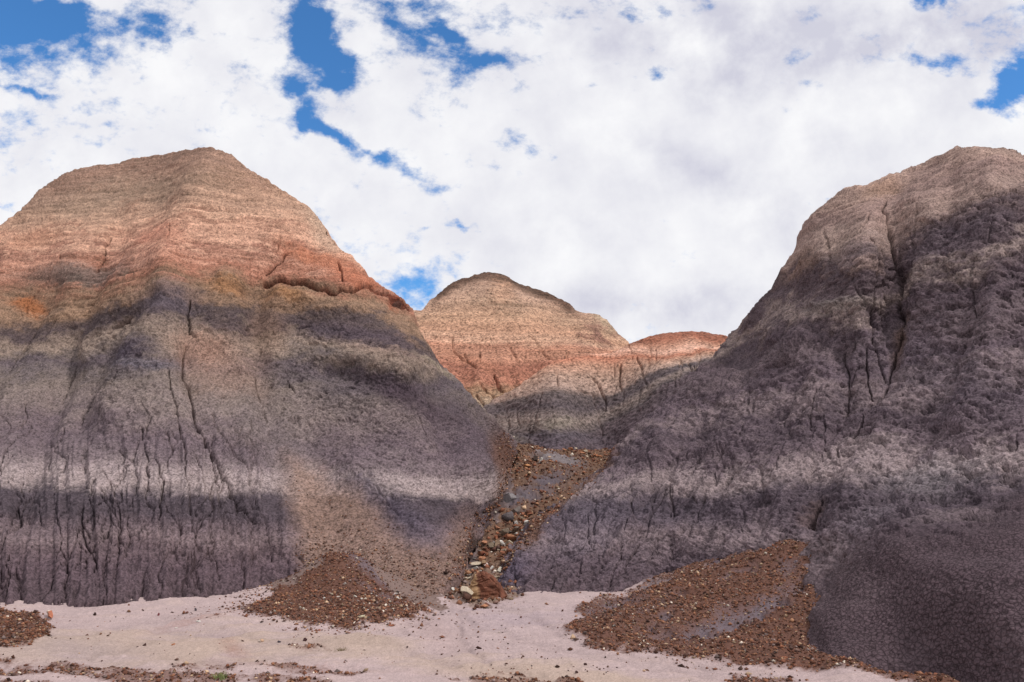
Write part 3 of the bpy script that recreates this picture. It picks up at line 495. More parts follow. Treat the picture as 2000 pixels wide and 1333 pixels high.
m = np.exp(-(((x-1165)/46)**2+((y-658)/26)**2)**2)*smooth(-.25, .15, n_mid+.6*pop)*.85; c = mixc(c, m*(~back), (122,88,78))
for p_ in [(975,590,60,10,8,(146,122,102),.5),(980,570,25,22,0,(184,142,114),.5),(1100,625,40,14,20,(150,124,104),.4),(1180,630,26,10,35,(176,160,132),.5),(920,705,60,12,20,(200,140,112),.4)]: c = patch(c, *p_)
c = mixc(c, crk*.5, (110,66,50)); c = mixc(c, np.clip(np.abs(lam2)*-5+.55, 0, 1)*.4, (140,92,74)); c = c*np.clip(1+.5*lam+.35*lam2+.16*pop+.12*n_mid, .3, 2)[:, None]*K*1.0
grid_mesh('hill', P, c, M_F)

D_CREST = [(820,870),(900,825),(930,804),(960,782),(1000,762),(1040,735),(1080,712),(1120,702),(1180,692),(1215,680),(1232,668),(1260,660),(1290,652),(1330,649),(1370,650),(1400,656),(1425,663),(1460,674),(1600,760),(1800,860)]
D_BASE = [(820,905),(1800,905)]
D_D = [(850,900,27.5),(850,860,29),(960,900,27.5),(960,850,28.8),(970,790,31.3),(1020,900,26.7),(1030,850,27.9),(1030,800,29.3),(1030,748,31.5),(1090,900,26),(1090,850,27.1),(1090,800,28.4),(1090,750,30),(1090,715,31.6),
 (1170,900,27),(1170,850,28.5),(1170,800,30),(1170,750,31),(1170,700,32.3),(1235,850,26.6),(1235,800,28.4),(1235,740,30.4),(1235,680,32.4),(1300,900,23.6),(1300,850,24.9),(1300,800,26.3),(1300,750,28),(1300,700,30.2),(1320,675,31.5),(1330,655,33.3),
 (1400,800,25.5),(1400,740,27.2),(1400,700,29.3),(1400,665,32),(1500,900,24),(1500,750,28),(1500,700,30),(1700,900,26),(1700,830,30)]
D_TAB = [(0,(92,82,91)),(1,(98,87,95)),(1.8,(104,93,98)),(2,(98,90,93)),(3,(134,123,117)),(4,(100,92,97)),(4.8,(108,99,99)),(5.2,(156,136,124)),(6,(168,142,124)),(7,(182,140,114)),(7.6,(188,124,94)),(8.2,(202,162,138)),(8.7,(190,140,112)),(9,(174,112,84)),(9.6,(160,104,80))]
D_S = [(x_, y_, s_) for x_, col in {980: [(880,1.4),(850,2),(825,3),(800,4),(785,5)], 1080: [(880,1),(850,2),(822,3),(792,4),(768,4.8),(752,5.3),(728,6.2),(712,7.4)], 1150: [(870,1.3),(830,2.6),(800,4),(770,5),(740,5.8),(712,7),(698,7.6)],
 1200: [(870,1),(830,1.4),(800,3),(770,5),(740,5.8),(712,7.2),(690,8)], 1240: [(860,.8),(810,1.4),(770,3.6),(740,5.4),(712,6.6),(690,7.8),(672,8.8)], 1300: [(860,.4),(800,.9),(750,1.7),(725,4.6),(706,6.6),(692,8),(672,8.8),(656,9.2)],
 1350: [(760,1.2),(720,1.9),(702,5.5),(690,7.9),(675,8.2),(660,8.8),(650,9.3)], 1400: [(760,.8),(715,1.8),(695,5.4),(682,8.2),(662,9.2)], 1500: [(800,.5),(720,2),(690,8)], 900: [(870,2)]}.items() for y_, s_ in col]
px = columns(820, 900, 1460, 1800, STEP, 25); nr = 170
P, PX, PY = loft(D_CREST, D_BASE, D_D, px, nr, 14, nback=16, back_slope=.5)
N0 = normals(P); q = P.reshape(-1, 3); x, y = PX.ravel(), PY.ravel(); back = np.zeros(PX.shape, bool); back[2+nr:] = True; back = back.ravel()
sD = np.clip(tps([(a/1000, b/1000) for a, b, _ in D_S], [c_ for *_, c_ in D_S])(np.stack([x/1000, y/1000], 1)), 0, 9.6)
cD = Canvas(880, 1480, 630, 920)
for pts, w, v in [([(1211,712),(1212,740),(1213,765)],2,.8),([(1155,735),(1168,755),(1180,778),(1182,800)],1.8,.7),([(1240,695),(1250,720),(1262,750)],1.7,.7),([(1130,755),(1165,770),(1180,800)],1.4,.4),([(1225,670),(1235,700)],1.3,.4),([(1060,770),(1045,800),(1040,850)],1.5,.3),([(1355,710),(1365,725)],1.6,.6),([(1345,705),(1358,722)],1.5,.5),([(1317,735),(1318,760)],1.5,.4),([(1160,770),(1170,810),(1176,850)],1.6,.5),([(1085,730),(1090,755)],1.3,.4),([(1330,700),(1325,720)],1.3,.4)]:
    cD.line(wander(pts, 1.2, 7), w, v)
r = np.random.default_rng(3)
for i in range(26):
    X0 = r.uniform(950, 1400); Y0 = pl(D_CREST, X0)+r.uniform(10, 120); cD.line([(X0, Y0), (X0+r.uniform(-6, 6), Y0+15), (X0+r.uniform(-10, 10), Y0+32)], 1.3, .3)
crk = np.where(back, 0, cD.get(x, y)); n_big = fbm(q, .35, 3, off=63.); n_mid = fbm(q, 1.5, 4, off=69.); pop = fbm(q, 3.0, 3, gain=.5, off=62., aniso=(1, 1, 1.5), mode=1); lam = fbm(q, 1.0, 5, gain=.6, off=65.5, aniso=(.15, .15, 4.2))
up = smooth(5.5, 7, sD); disp = .20*n_big + .08*n_mid + .07*pop*(1-.5*up) + .07*lam*up - .28*crk
P = (q + N0.reshape(-1, 3)*disp[:, None]).reshape(P.shape)
c = band_colours(sD + .22*n_big + .2*n_mid + .3*lam*up, D_TAB); c = mixc(c, crk*.5, (92,62,52))
for p_ in [(1090,830,40,12,0,(142,132,116),.4),(1090,860,90,16,0,(90,82,92),.5),(985,850,50,10,20,(138,128,114),.5)]: c = patch(c, *p_)
c = c*np.clip(1+.4*lam*up+.16*pop+.12*n_mid, .3, 2)[:, None]*K
grid_mesh('hill', P, c, M_F)

# ------------------------------------------------------------------ ground: wash floor, debris fans, ravine bed, plain
G = []
for X in np.arange(-32, 33, 6.4):
    for Y in (-8, -2, 3): G.append((X, Y, 0))
for X in (-30, -20, -12): 
    for Y in (7, 12, 20, 30, 42): G.append((X, Y, 0 if Y < 13 else -.3))
for X, Y in ((12, 12), (14, 20), (20, 8), (20, 20), (30, 12), (30, 30), (9, 20)): G.append((X, Y, 0))
G += [(X, 60, 1) for X in (-40, -20, 0, 20, 40)] + [(X, 45, 2) for X in (-15, 0, 15)] + [(-6, 20, 0), (-3, 22, .8), (-8, 30, 0)]
def gz(px, py, z):   # a surveyed ground mark of known height
    d = unproject(px, py, 1.0); k = (z-CAMZ)/(d[2]-CAMZ); return (d[0]*k, k, z)
def gd(px, py, D): return tuple(unproject(px, py, D))
G += [gz(a, b, z) for a, b, z in [(-200,1190,0),(0,1190,0),(0,1240,0.01),(0,1320,0),(-150,1260,.02),(150,1190,0),(300,1180,0),(300,1250,0),(300,1320,0),(450,1160,0),(470,1192,0),(550,1212,0),(620,1222,0),(700,1226,0),(800,1207,0),(838,1186,0),(520,1165,.02),
 (600,1270,.02),(600,1325,0),(900,1170,.02),(900,1230,0),(900,1310,0),(1000,1170,.02),(1080,1190,0),(1095,1232,0),(1130,1248,0),(1250,1268,0),(1400,1290,0),(1500,1306,0),(1600,1314,0),(1750,1337,0),(1900,1380,0),(1600,1285,.08),(1660,1292,.12),(1750,1312,.11),(1840,1332,.1),(1200,1170,.03),(1120,1180,.02),(1200,1320,0),(1400,1345,0),(860,1166,.03)]]
G += [gd(*a) for a in [(1300,1180,11.4),(1450,1150,11.5),(1560,1060,12.45),(1500,1110,12.1),(1580,1200,10),(1560,1130,11.5),(1300,1126,13.9),(1400,1098,13.2),(1480,1240,9.75),(1350,1240,9.75),(1480,1074,12.6),
 (650,1085,13.9),(650,1125,13.1),(600,1150,13.1),(700,1180,11.85),(760,1125,13.6),(750,1165,12.7),(820,1165,13.2),(640,1180,11.85),
 (920,1130,14.9),(945,1110,15.3),(965,1060,16.5),(1000,1020,17.5),(1045,985,18.6),(1000,960,19.3),(1080,950,20),(1110,930,21.2),(1010,920,21),(1060,905,23),(1130,896,24.4),(1005,872,25),(1080,882,26),(1200,888,25.6),(1150,880,28),(900,880,27)]]
G += [(a_, b_, c_) for a_, b_, c_ in [tuple(unproject(px_, py_, D_s)+np.array([0, .15, -.32])) for px_, py_, D_s in [(540,1110,14.6),(570,1080,15.0),(620,1060,15.3),(690,1060,15.3),(760,1080,15.1),(830,1110,14.6),(860,1110,14.6),(450,1110,14.2),(1500,1040,13.1),(1400,1060,13.9),(1300,1090,14.3),(1610,1080,11.4),(1640,1200,9.1),(1700,1260,8.0)]]]
G = np.array(G); gev = tps(G[:, :2]/10, G[:, 2])
gpx = np.concatenate([-np.geomspace(1.15, 60, 30)[::-1], np.arange(-1.1, 1.1001, STEP*.62/1000), np.geomspace(1.15, 60, 30)])
rowsY = np.concatenate([-7.6+np.geomspace(.05, 12, 30), np.arange(4.6, 7, .04), np.arange(7, 15, .022), np.arange(15, 30, .05), np.arange(30, 60, 1.0), np.geomspace(61, 6000, 30)])
APEX = 8.0
YY, UU = np.meshgrid(rowsY, gpx, indexing='ij'); XX = UU*(YY+APEX)*.62
near = (np.abs(XX) < 45) & (YY < 62)
Z = np.zeros(XX.shape); Z[near] = gev(np.stack([XX[near], YY[near]], 1)/10)
fade = smooth(35, 60, np.hypot(XX, YY)); Z = Z*(1-fade)
P = np.stack([XX, YY, Z], -1); q = P.reshape(-1, 3); x, y = project(q); front = q[:, 1] > 3; x = np.where(front, x, -9999)
act = front & (x > -300) & (x < 2300) & (y > 820) & (y < 1500) & (q[:, 1] < 34)
ix = np.where(act)[0]; xa, ya, qa = x[ix], y[ix], q[ix]
nb = fbm(qa, .9, 3, off=101.); nm = fbm(qa, 3.2, 4, off=111.); nf = fbm(qa, 13, 3, off=121., mode=1); flow = fbm(qa, 1, 4, off=131., aniso=(1.0, 5.0, 1))
xw, yw = xa+26*nm+8*nf, ya+9*nm+5*nf
def pm(pts, soft=5): 
    bx = [p_[0] for p_ in pts]; by = [p_[1] for p_ in pts]; o = np.zeros(len(xw)); k = (xw > min(bx)-40) & (xw < max(bx)+40) & (yw > min(by)-40) & (yw < max(by)+40)
    o[k] = smooth(-soft, soft, polydist(pts, xw[k], yw[k])); return o
FAN_R = [(1100,1230),(1150,1205),(1120,1188),(1180,1172),(1260,1150),(1330,1118),(1400,1098),(1480,1074),(1560,1040),(1620,1080),(1620,1180),(1590,1230),(1640,1275),(1750,1295),(1850,1325),(1960,1375),(1900,1375),(1780,1330),(1650,1306),(1590,1308),(1500,1304),(1400,1287),(1330,1284),(1250,1268),(1150,1262),(1140,1245)]
FAN_M = [(470,1190),(520,1172),(545,1150),(590,1130),(620,1105),(640,1078),(690,1070),(720,1100),(760,1150),(800,1175),(835,1187),(815,1200),(760,1217),(700,1226),(620,1222),(540,1210)]
PATCH_L = [(-600,1190),(-200,1190),(0,1193),(60,1203),(100,1210),(95,1232),(55,1256),(0,1268),(-200,1275),(-600,1290)]
STRIPS = [[(-400,1285),(0,1288),(90,1292),(160,1300),(400,1312),(560,1318),(640,1330),(700,1345),(400,1345),(200,1330),(120,1318),(0,1314),(-400,1312)],[(-400,1330),(0,1326),(100,1333),(160,1345),(-400,1400)],[(330,1302),(410,1296),(475,1300),(470,1306),(340,1306)],[(500,1298),(560,1296),(640,1305),(720,1312),(700,1322),(610,1318),(520,1306)],[(880,1330),(940,1318),(1040,1318),(1120,1328),(1180,1345),(1000,1350)],[(1410,1330),(1440,1320),(1520,1322),(1560,1332),(1480,1340)],[(480,1345),(700,1335),(860,1345),(800,1360)],[(560,1262),(600,1256),(640,1262),(590,1266)]]
RAV = [(870,1170),(880,1130),(930,1105),(925,1060),(960,1030),(985,985),(1000,940),(990,900),(960,850),(1010,845),(1100,868),(1200,872),(1290,885),(1200,925),(1120,975),(1060,1020),(1010,1075),(985,1120),(1020,1160),(940,1185)]
mR, mM, mL = pm(FAN_R), pm(FAN_M), pm(PATCH_L, 4); mS = np.clip(sum(pm(s_, 3) for s_ in STRIPS), 0, 1)*smooth(-.55, .1, nm+nf*.5); mV = pm(RAV, 6)
def el(cx, cy, rx, ry, rot=0, p=2):
    a, b = math.cos(math.radians(rot)), math.sin(math.radians(rot)); X, Y = xw-cx, yw-cy; return np.exp(-((((X*a+Y*b)/rx)**2+((-X*b+Y*a)/ry)**2)**(p/2)))
bare = np.clip(el(1500,1180,85,16,-28,3)+el(1410,1215,55,20,-25,3)+el(1360,1235,30,16,-30,3)+el(1290,1240,30,12,0,3)*.9+el(1290,1210,40,7,-25,3)+el(1190,1185,70,10,-20,3)*.95+el(1440,1120,40,9,-25,3)*.6+el(1290,1180,60,8,-30,3)*.4+el(1540,1110,22,16,-20,3)*.6+el(1570,1150,30,7,-25)*.7, 0, 1)
bareM = np.clip(el(750,1125,75,18,28,3)+el(800,1155,50,12,28,3)+el(740,1160,50,6,25,3)*.6+el(690,1085,24,10,0,3)*.5, 0, 1)
rv_bare = np.clip(el(1090,897,50,8,10,4)+el(1050,960,60,16,-22,3)*.85+el(1000,975,26,14,0,3)+el(1080,930,50,14,-15,3)*.6+el(1150,940,40,9,-35,3)*.8, 0, 1)
grav = np.clip(mR*(1-bare*smooth(-.5, .2, nm+.6)) + mM*(1-bareM) + mL + mS*.8 + mV*(1-rv_bare)*.75, 0, 1)
sand = srgb(208,183,180)[None]*(1+.10*nb+.12*flow+.07*nm+.04*nf)[:, None]
cream = smooth(-.1, .5, nb*.6+.3*flow+.45*np.exp(-((xw-250)/420)**2-((yw-1262)/34)**2)*1.6+.9*np.exp(-((xw-1080)/330)**2-((yw-1300+ (xw-900)*-.12)/26)**2)-.15)
c = mixc(sand, cream*.9, (208,182,166))
c = mixc(c, np.exp(-((xw-150)/150)**2-((yw-1272)/22)**2)*.4, (168,150,158)); c = mixc(c, np.exp(-((xw-1000)/130)**2-((yw-1205)/22)**2)*.35, (176,158,170))
c = mixc(c, np.clip(smooth(.1, .5, flow+nf*.3)*.25, 0, 1), (186,158,146)); c = mixc(c, np.clip(el(455,1265,25,14,30)+el(390,1210,90,4,-12)*.8+el(560,1300,200,4,3)*.4+el(850,1230,60,30,40)*.25, 0, 1)*.5, (168,122,106))
c = mixc(c, np.clip(mR+mM+mL, 0, 1)*.95, (120,82,67)); c = mixc(c, np.clip(mR*bare+mM*bareM, 0, 1)*.9, (136,121,128)); c = mixc(c, mS*.8, (128,90,76)); c = mixc(c, np.clip((mR*bare+mM*bareM)*smooth(-.1, .45, nf+.6*nm), 0, 1)*.55, (104,84,78))
rvc = mixc(np.repeat(srgb(132,102,84)[None], len(xw), 0), rv_bare, (116,104,110)); rvc = mixc(rvc, np.clip(el(1090,897,50,8,10,4)+el(1000,972,26,7,0,3)*.7, 0, 1), (148,136,136))
rvc = rvc*(1+.35*nf+.3*nm)[:, None]; rvc = mixc(rvc, smooth(1090, 1130, yw), (150,124,108)); c = c*(1-mV[:, None])+rvc*mV[:, None]
fl = np.array([(500,1160),(545,1152),(590,1132),(620,1107),(640,1080),(690,1072),(720,1102),(760,1152),(800,1177),(850,1190)], float)
m = ((yw < np.interp(xw, fl[:, 0], fl[:, 1])-1) & (xw > 520) & (xw < 865)).astype(float); c = mixc(c, m, (150,126,118))
fl = np.array([(1180,1172),(1260,1150),(1330,1118),(1400,1098),(1480,1074),(1560,1040)], float)
m = ((yw < np.interp(xw, fl[:, 0], fl[:, 1])) & (xw > 1250)).astype(float); c = mixc(c, m*.9, (134,116,118))
m = smooth(1168, 1160, yw)*smooth(862, 872, xw)*(1-smooth(1010, 1030, xw)); c = mixc(c, m*(1-mV), (118,100,98))
cg = np.repeat(srgb(176,158,160)[None], len(q), 0); cg[ix] = c*(1+.06*nf)[:, None]; cg *= K*.80
chan = np.zeros(len(xw)); ch2 = Canvas(-300, 2300, 1150, 1500, 2.0)
for pts in [[(880,1180),(930,1222),(1060,1262),(1250,1300),(1450,1330)],[(870,1190),(780,1240),(600,1275),(350,1300),(60,1310),(-200,1320)],[(-100,1225),(150,1238),(260,1215),(400,1190),(520,1168)],[(960,1180),(1040,1210),(1090,1245),(1250,1285),(1500,1318)],[(900,1185),(900,1240),(960,1290),(1080,1330)],[(300,1230),(520,1250),(760,1262),(900,1300)],[(180,1290),(300,1250),(430,1225)]]: ch2.line(wander(pts, 2.5, 25), 7, 1, False)
chan = ch2.get(xa+14*nm, ya+4*nm)*(ya > 1160); cg[ix] *= (1-.10*chan*(1+nm))[:, None]
hz = -.03*chan + .07*nb + .035*nm + .008*nf*(1+grav*2) + .035*flow + (mR+mM+mL)*.03 + .05*np.clip(mR*nm+mM*nm, -1, 1) + mV*(.12*nm+.05*nf) - .1*(mR*bare)
hz -= .35*np.exp(-(np.hypot((xw-1170), (yw-918)*1.6)/16)**2)
q[ix, 2] += hz*smooth(0, .3, np.abs(hz)*0+1)
P = q.reshape(P.shape); grid_mesh('ground', P, cg, M_G)
GZ = P[..., 2]
def ground_at(X, Y):
    v = X/((Y+APEX)*.62); j = np.clip(np.searchsorted(gpx, v)-1, 0, len(gpx)-2); i = np.clip(np.searchsorted(rowsY, Y)-1, 0, len(rowsY)-2)
    a = np.clip((v-gpx[j])/(gpx[j+1]-gpx[j]), 0, 1); b = np.clip((Y-rowsY[i])/(rowsY[i+1]-rowsY[i]), 0, 1)
    return (GZ[i, j]*(1-a)+GZ[i, j+1]*a)*(1-b)+(GZ[i+1, j]*(1-a)+GZ[i+1, j+1]*a)*b
def on_ground(px_, py_):
    Ds = np.arange(5, 34, .04); r_ = unproject(np.full(len(Ds), px_), np.full(len(Ds), py_), Ds); h = ground_at(r_[:, 0], Ds)
    k = np.where(r_[:, 2] <= h)[0]; k = k[0] if len(k) else len(Ds)-1
    return r_[k, 0], Ds[k], h[k]

# ------------------------------------------------------------------ gravel: thousands of pebbles, one object per patch
def stone_material(name, rough=.85, grain=False):
    m = bpy.data.materials.new(name); m.use_nodes = True; t = m.node_tree; n = t.nodes; l = t.links; bs = n['Principled BSDF']
    bs.inputs['Roughness'].default_value = rough; bs.inputs['Specular IOR Level'].default_value = .25
    at = n.new('ShaderNodeAttribute'); at.attribute_name = 'tint'; tcn = n.new('ShaderNodeTexCoord'); mp = n.new('ShaderNodeMapping')
    l.new(tcn.outputs['Object'], mp.inputs[0]); mp.inputs['Scale'].default_value = (34, 34, 5) if grain else (22, 22, 22)
    x = n.new('ShaderNodeTexNoise'); x.inputs['Scale'].default_value = 1.0; x.inputs['Detail'].default_value = 6; x.inputs['Roughness'].default_value = .7; l.new(mp.outputs[0], x.inputs['Vector'])
    k = math_('MULTIPLY_ADD', x.outputs[0], 1.9, .05, tree=t); vm = n.new('ShaderNodeVectorMath'); vm.operation = 'SCALE'
    l.new(at.outputs['Color'], vm.inputs[0]); l.new(k, vm.inputs['Scale']); l.new(vm.outputs[0], bs.inputs['Base Color'])
    bp = n.new('ShaderNodeBump'); bp.inputs['Strength'].default_value = .7; bp.inputs['Distance'].default_value = .012; l.new(x.outputs[0], bp.inputs['Height']); l.new(bp.outputs[0], bs.inputs['Normal'])
    return m
M_P = stone_material('pebble'); M_S = stone_material('stone'); M_W = stone_material('petrified wood', .8, True)
dU = np.gradient(gpx); dY = np.gradient(rowsY); area = (np.abs(dY)[:, None]*.62*(YY+APEX)*dU[None]).ravel()[ix]
PAL = [((128,82,62),5),((106,68,54),4),((146,100,76),4),((84,56,46),3),((162,118,90),2.5),((116,88,78),2),((146,94,70),1.2),((196,164,134),1.3),((222,206,188),.4),((136,116,110),1.5)]
palc = np.array([srgb(*c) for c, _ in PAL]); palw = np.array([w for _, w in PAL]); palw = palw/palw.sum()
def gravel(mask, dens_, size, label, jit=.6, tone=1.12, src=None):
    w = mask*area if src is None else mask; n = int(w.sum()*dens_) if src is None else dens_
    if n < 5: return
    k = rng.choice(len(w), n, p=w/w.sum()); pos = P.reshape(-1, 3)[ix[k]].copy() if src is None else src[k].copy()
    pos[:, 0] += rng.uniform(-.03, .03, n); pos[:, 1] += rng.uniform(-.012, .012, n)
    if src is None: pos[:, 2] = ground_at(pos[:, 0], pos[:, 1])
    sz = size*np.exp(rng.normal(0, jit, n)); sz = np.minimum(sz, size*3.6)
    base = np.array([(1,0,0),(0,1,0),(-1,0,0),(0,-1,0),(.1,0,.9),(0,.1,-.8)], float)
    V = base[None]*(1+rng.uniform(-.3, .3, (n, 6, 1)))*np.stack([rng.uniform(.6, 1.3, n), rng.uniform(.6, 1.2, n), rng.uniform(.4, .9, n)], -1)[:, None]
    a = rng.uniform(0, 6.28, n); ca, sa = np.cos(a)[:, None], np.sin(a)[:, None]; b = rng.normal(0, .5, n); cb_, sb = np.cos(b)[:, None], np.sin(b)[:, None]
    x_, y_, z_ = V[..., 0], V[..., 1], V[..., 2]; x_, z_ = x_*cb_-z_*sb, x_*sb+z_*cb_; x_, y_ = x_*ca-y_*sa, x_*sa+y_*ca
    V = np.stack([x_, y_, z_], -1)*sz[:, None, None]/2 + pos[:, None]; V[..., 2] += (sz*.16)[:, None]
    T = np.array([(0,1,4),(1,2,4),(2,3,4),(3,0,4),(1,0,5),(2,1,5),(3,2,5),(0,3,5)]); Fc = (T[None]+np.arange(n)[:, None, None]*6).reshape(-1, 3)
    me = bpy.data.meshes.new('gravel'); me.vertices.add(n*6); me.vertices.foreach_set('co', V.astype(f32).ravel()); m = len(Fc); me.loops.add(m*3); me.polygons.add(m)
    me.loops.foreach_set('vertex_index', Fc.astype(np.int32).ravel()); me.polygons.foreach_set('loop_start', np.arange(0, m*3, 3, dtype=np.int32)); me.update(calc_edges=True)
    cc = palc[rng.choice(len(PAL), n, p=palw)]*(rng.uniform(.45, 1.55, (n, 1)))*tone*K*.85; cc = np.repeat(cc, 6, 0)
    at = me.color_attributes.new('tint', 'FLOAT_COLOR', 'POINT'); at.data.foreach_set('color', np.concatenate([cc, np.ones((len(cc), 1))], 1).astype(f32).ravel())
    me.materials.append(M_P); o = bpy.data.objects.new('gravel', me); COL.objects.link(o); o['kind'] = 'stuff'; o['label'] = label; o['category'] = 'gravel'
spk = smooth(-.3, .4, nf+.5*nm)
gravel(mR*(1-bare*.72)*(.55+.45*spk), 2700, .0175, 'brown gravel fan at the foot of the right hill')
gravel(mM*(1-bareM*.6)*(.6+.4*spk), 2500, .019, 'dark brown gravel apron below the middle of the left hill')
gravel(mL*(xw > -290), 2300, .019, 'brown gravel patch at the left edge of the wash')
gravel(mS*smooth(-.5, .2, nm+.4*nf), 1700, .017, 'thin streaks of reddish gravel across the front of the wash', tone=1.1)
gravel(mV*(1-rv_bare*.9)*(.4+.6*spk), 330, .045, 'rusty rubble covering the ravine bed', tone=1.25)
halo = .05*smooth(.15, .6, nm+.4*nb)+.003 + np.clip(pm([(440,1185),(600,1050),(700,1060),(860,1190),(820,1215),(700,1238),(600,1236)], 18)-mM, 0, 1)*.9 + np.clip(pm([(1060,1235),(1500,1050),(1640,1080),(1640,1290),(1500,1320),(1250,1285)], 10)-mR, 0, 1)*.3 + pm([(880,1170),(1000,1165),(1100,1300),(900,1330),(820,1260)], 40)*.05 + pm([(350,1200),(500,1160),(520,1185),(380,1215)], 10)*.15 + smooth(1150, 1200, yw)*.008*(xw > 0)
gravel(halo*(yw > 1000)*(xw > -100), 420, .02, 'loose small pebbles sprinkled over the pale silt', tone=.95)
tw = TAL[1]*smooth(940, 1130, TAL[3])**3*(.25+np.exp(-((TAL[2]-655-.2*(TAL[3]-1085))/60)**2)) + TAL[1]*.012
def nearline(x_, y_, pts, w_):
    cv = Canvas(800, 1300, 800, 1200, 2.0); cv.line(pts, w_, 1, False); return cv.get(x_, y_)*((x_ > 800) & (x_ < 1290) & (y_ > 802) & (y_ < 1198))
gravel(nearline(TAL[2], TAL[3], [(985,865),(1000,900),(982,950),(968,985),(925,1030),(905,1085),(880,1150)], 13)*(TAL[1]*0+1), 2200, .03, 'brown rubble spilling down the left bank of the ravine', src=TAL[0])
gravel(nearline(TALB[1], TALB[2], [(1200,895),(1140,950),(1090,985),(1045,1018),(1010,1055),(980,1090)], 12), 1800, .03, 'brown rubble clinging to the right bank of the ravine', src=TALB[0])
gravel(tw*(TAL[2] > 540), 7000, .017, 'brown scree sprinkled down the pinkish slope above the middle gravel apron', src=TAL[0], tone=.9)

# ------------------------------------------------------------------ single stones
import bmesh
def stone_mesh(name, sz, rgb, seed, cuts=6, sub=2, flat=.6, mat=None, second=None):
    rr = random.Random(seed); bm = bmesh.new(); bmesh.ops.create_icosphere(bm, subdivisions=sub, radius=1.0)
    sxy = (rr.uniform(.8, 1.25), rr.uniform(.65, 1.0), flat*rr.uniform(.8, 1.2))
    for _ in range(cuts+4):      # break faces off the lump
        d = Vector((rr.gauss(0, 1), rr.gauss(0, 1), rr.gauss(0, 1))).normalized(); h = rr.uniform(.26, .62)
        for v in bm.verts:
            k = v.co.dot(d)
            if k > h: v.co -= d*(k-h)
    me = bpy.data.meshes.new(name); mxr = max(v.co.length for v in bm.verts)
    for v in bm.verts: v.co /= mxr
    for v in bm.verts: v.co = Vector((v.co.x*sxy[0], v.co.y*sxy[1], v.co.z*sxy[2]))*(1+rr.uniform(-.02, .02))*sz/2
    bm.to_mesh(me); bm.free(); n = len(me.vertices); col = np.tile(np.append(srgb(*rgb)*K*.95, 1), (n, 1))
    if second:
        co = np.empty(n*3, f32); me.vertices.foreach_get('co', co); co = co.reshape(-1, 3); k = co[:, 0] + .4*co[:, 2] < -.1*sz; col[k, :3] = srgb(*second)*K*.95
    at = me.color_attributes.new('tint', 'FLOAT_COLOR', 'POINT'); at.data.foreach_set('color', col.astype(f32).ravel()); me.materials.append(mat or M_S); return me
def put(name, me, pxy, label, cat, group=None, sink=.25, tilt=.4, lift=0., yaw=None):
    X, Y, Zg = on_ground(*pxy); o = bpy.data.objects.new(name, me); COL.objects.link(o); r_ = random.Random(int(pxy[0]*13+pxy[1]))
    zs = [v.co.z for v in me.vertices]; hgt = max(zs)-min(zs)
    o.location = (X, Y, Zg + hgt*(.5-sink) + lift); o.rotation_euler = (r_.gauss(0, tilt*.5), r_.gauss(0, tilt*.5), r_.uniform(0, 6.28) if yaw is None else yaw)
    o['label'] = label; o['category'] = cat
    if group: o['group'] = group
    return o
def msize(pxy, wpx):
    return wpx/F*on_ground(*pxy)[1]
CREAM, RUST, BRN, MAR, GRY, ORG, TAN, WHT, PUR = (206,188,164), (146,94,70), (116,90,74), (78,54,50), (124,114,108), (186,130,98), (160,128,100), (222,214,204), (110,96,104)
# the big split log section at the ravine mouth
def log_section():
    X, Y, Zg = on_ground(948, 1170); s_ = Y/F*1.04
    prof = [(-24,-2),(30,-6),(33,4),(22,20),(8,36),(-6,44),(-17,40),(-25,22)]      # front outline, marks right / up from the foot
    bm = bmesh.new(); rings = []; depth = 34
    for k, (sc, dy, sh) in enumerate([(.93,0,0),(1,5,0),(1,16,2),(.96,26,4),(.8,depth,6)]):
        ring = []
        for i, (a, b) in enumerate(prof):
            ring.append(bm.verts.new(((a*sc+sh)*s_, dy*s_, (b*sc)*s_)))
        rings.append(ring)
    for r0, r1 in zip(rings[:-1], rings[1:]):
        for i in range(len(prof)): bm.faces.new((r0[i], r0[(i+1) % len(prof)], r1[(i+1) % len(prof)], r1[i]))
    bm.faces.new(rings[0][::-1]); bm.faces.new(rings[-1]); bmesh.ops.recalc_face_normals(bm, faces=bm.faces)
    bmesh.ops.triangulate(bm, faces=bm.faces); bmesh.ops.subdivide_edges(bm, edges=bm.edges, cuts=5, use_grid_fill=True)
    bmesh.ops.triangulate(bm, faces=bm.faces); bm.normal_update(); co = np.array([v.co[:] for v in bm.verts]); ax = np.array([-.55, 0, .83]); al = co@ax
    pr = np.stack([co@np.array([.83, 0, .55])*26, co[:, 1]*26, al*3.2], 1); d_ = fbm(pr, 1, 4, gain=.6, off=3., mode=2)*.055 + fbm(co, 5, 3, off=8.)*.02
    for v, dd in zip(bm.verts, d_): v.co += v.normal*float(dd)
    me = bpy.data.meshes.new('petrified_log_section'); bm.to_mesh(me); bm.free(); n = len(me.vertices)
    g = fbm(pr, 1.4, 4, off=1.); cc = srgb(124,78,60)[None]*(1+.9*g)[:, None]; k = (co[:, 0] < -.13) & (co[:, 1] < .08); cc[k] = srgb(176,140,104)
    at = me.color_attributes.new('tint', 'FLOAT_COLOR', 'POINT'); at.data.foreach_set('color', np.concatenate([cc*K, np.ones((n, 1))], 1).astype(f32).ravel()); me.materials.append(M_W)
    o = bpy.data.objects.new('petrified_log_section', me); COL.objects.link(o); o.location = (X, Y, Zg-.02)
    o['label'] = 'large brown wedge of petrified wood with splintered grain at the ravine mouth'; o['category'] = 'petrified log'
log_section()
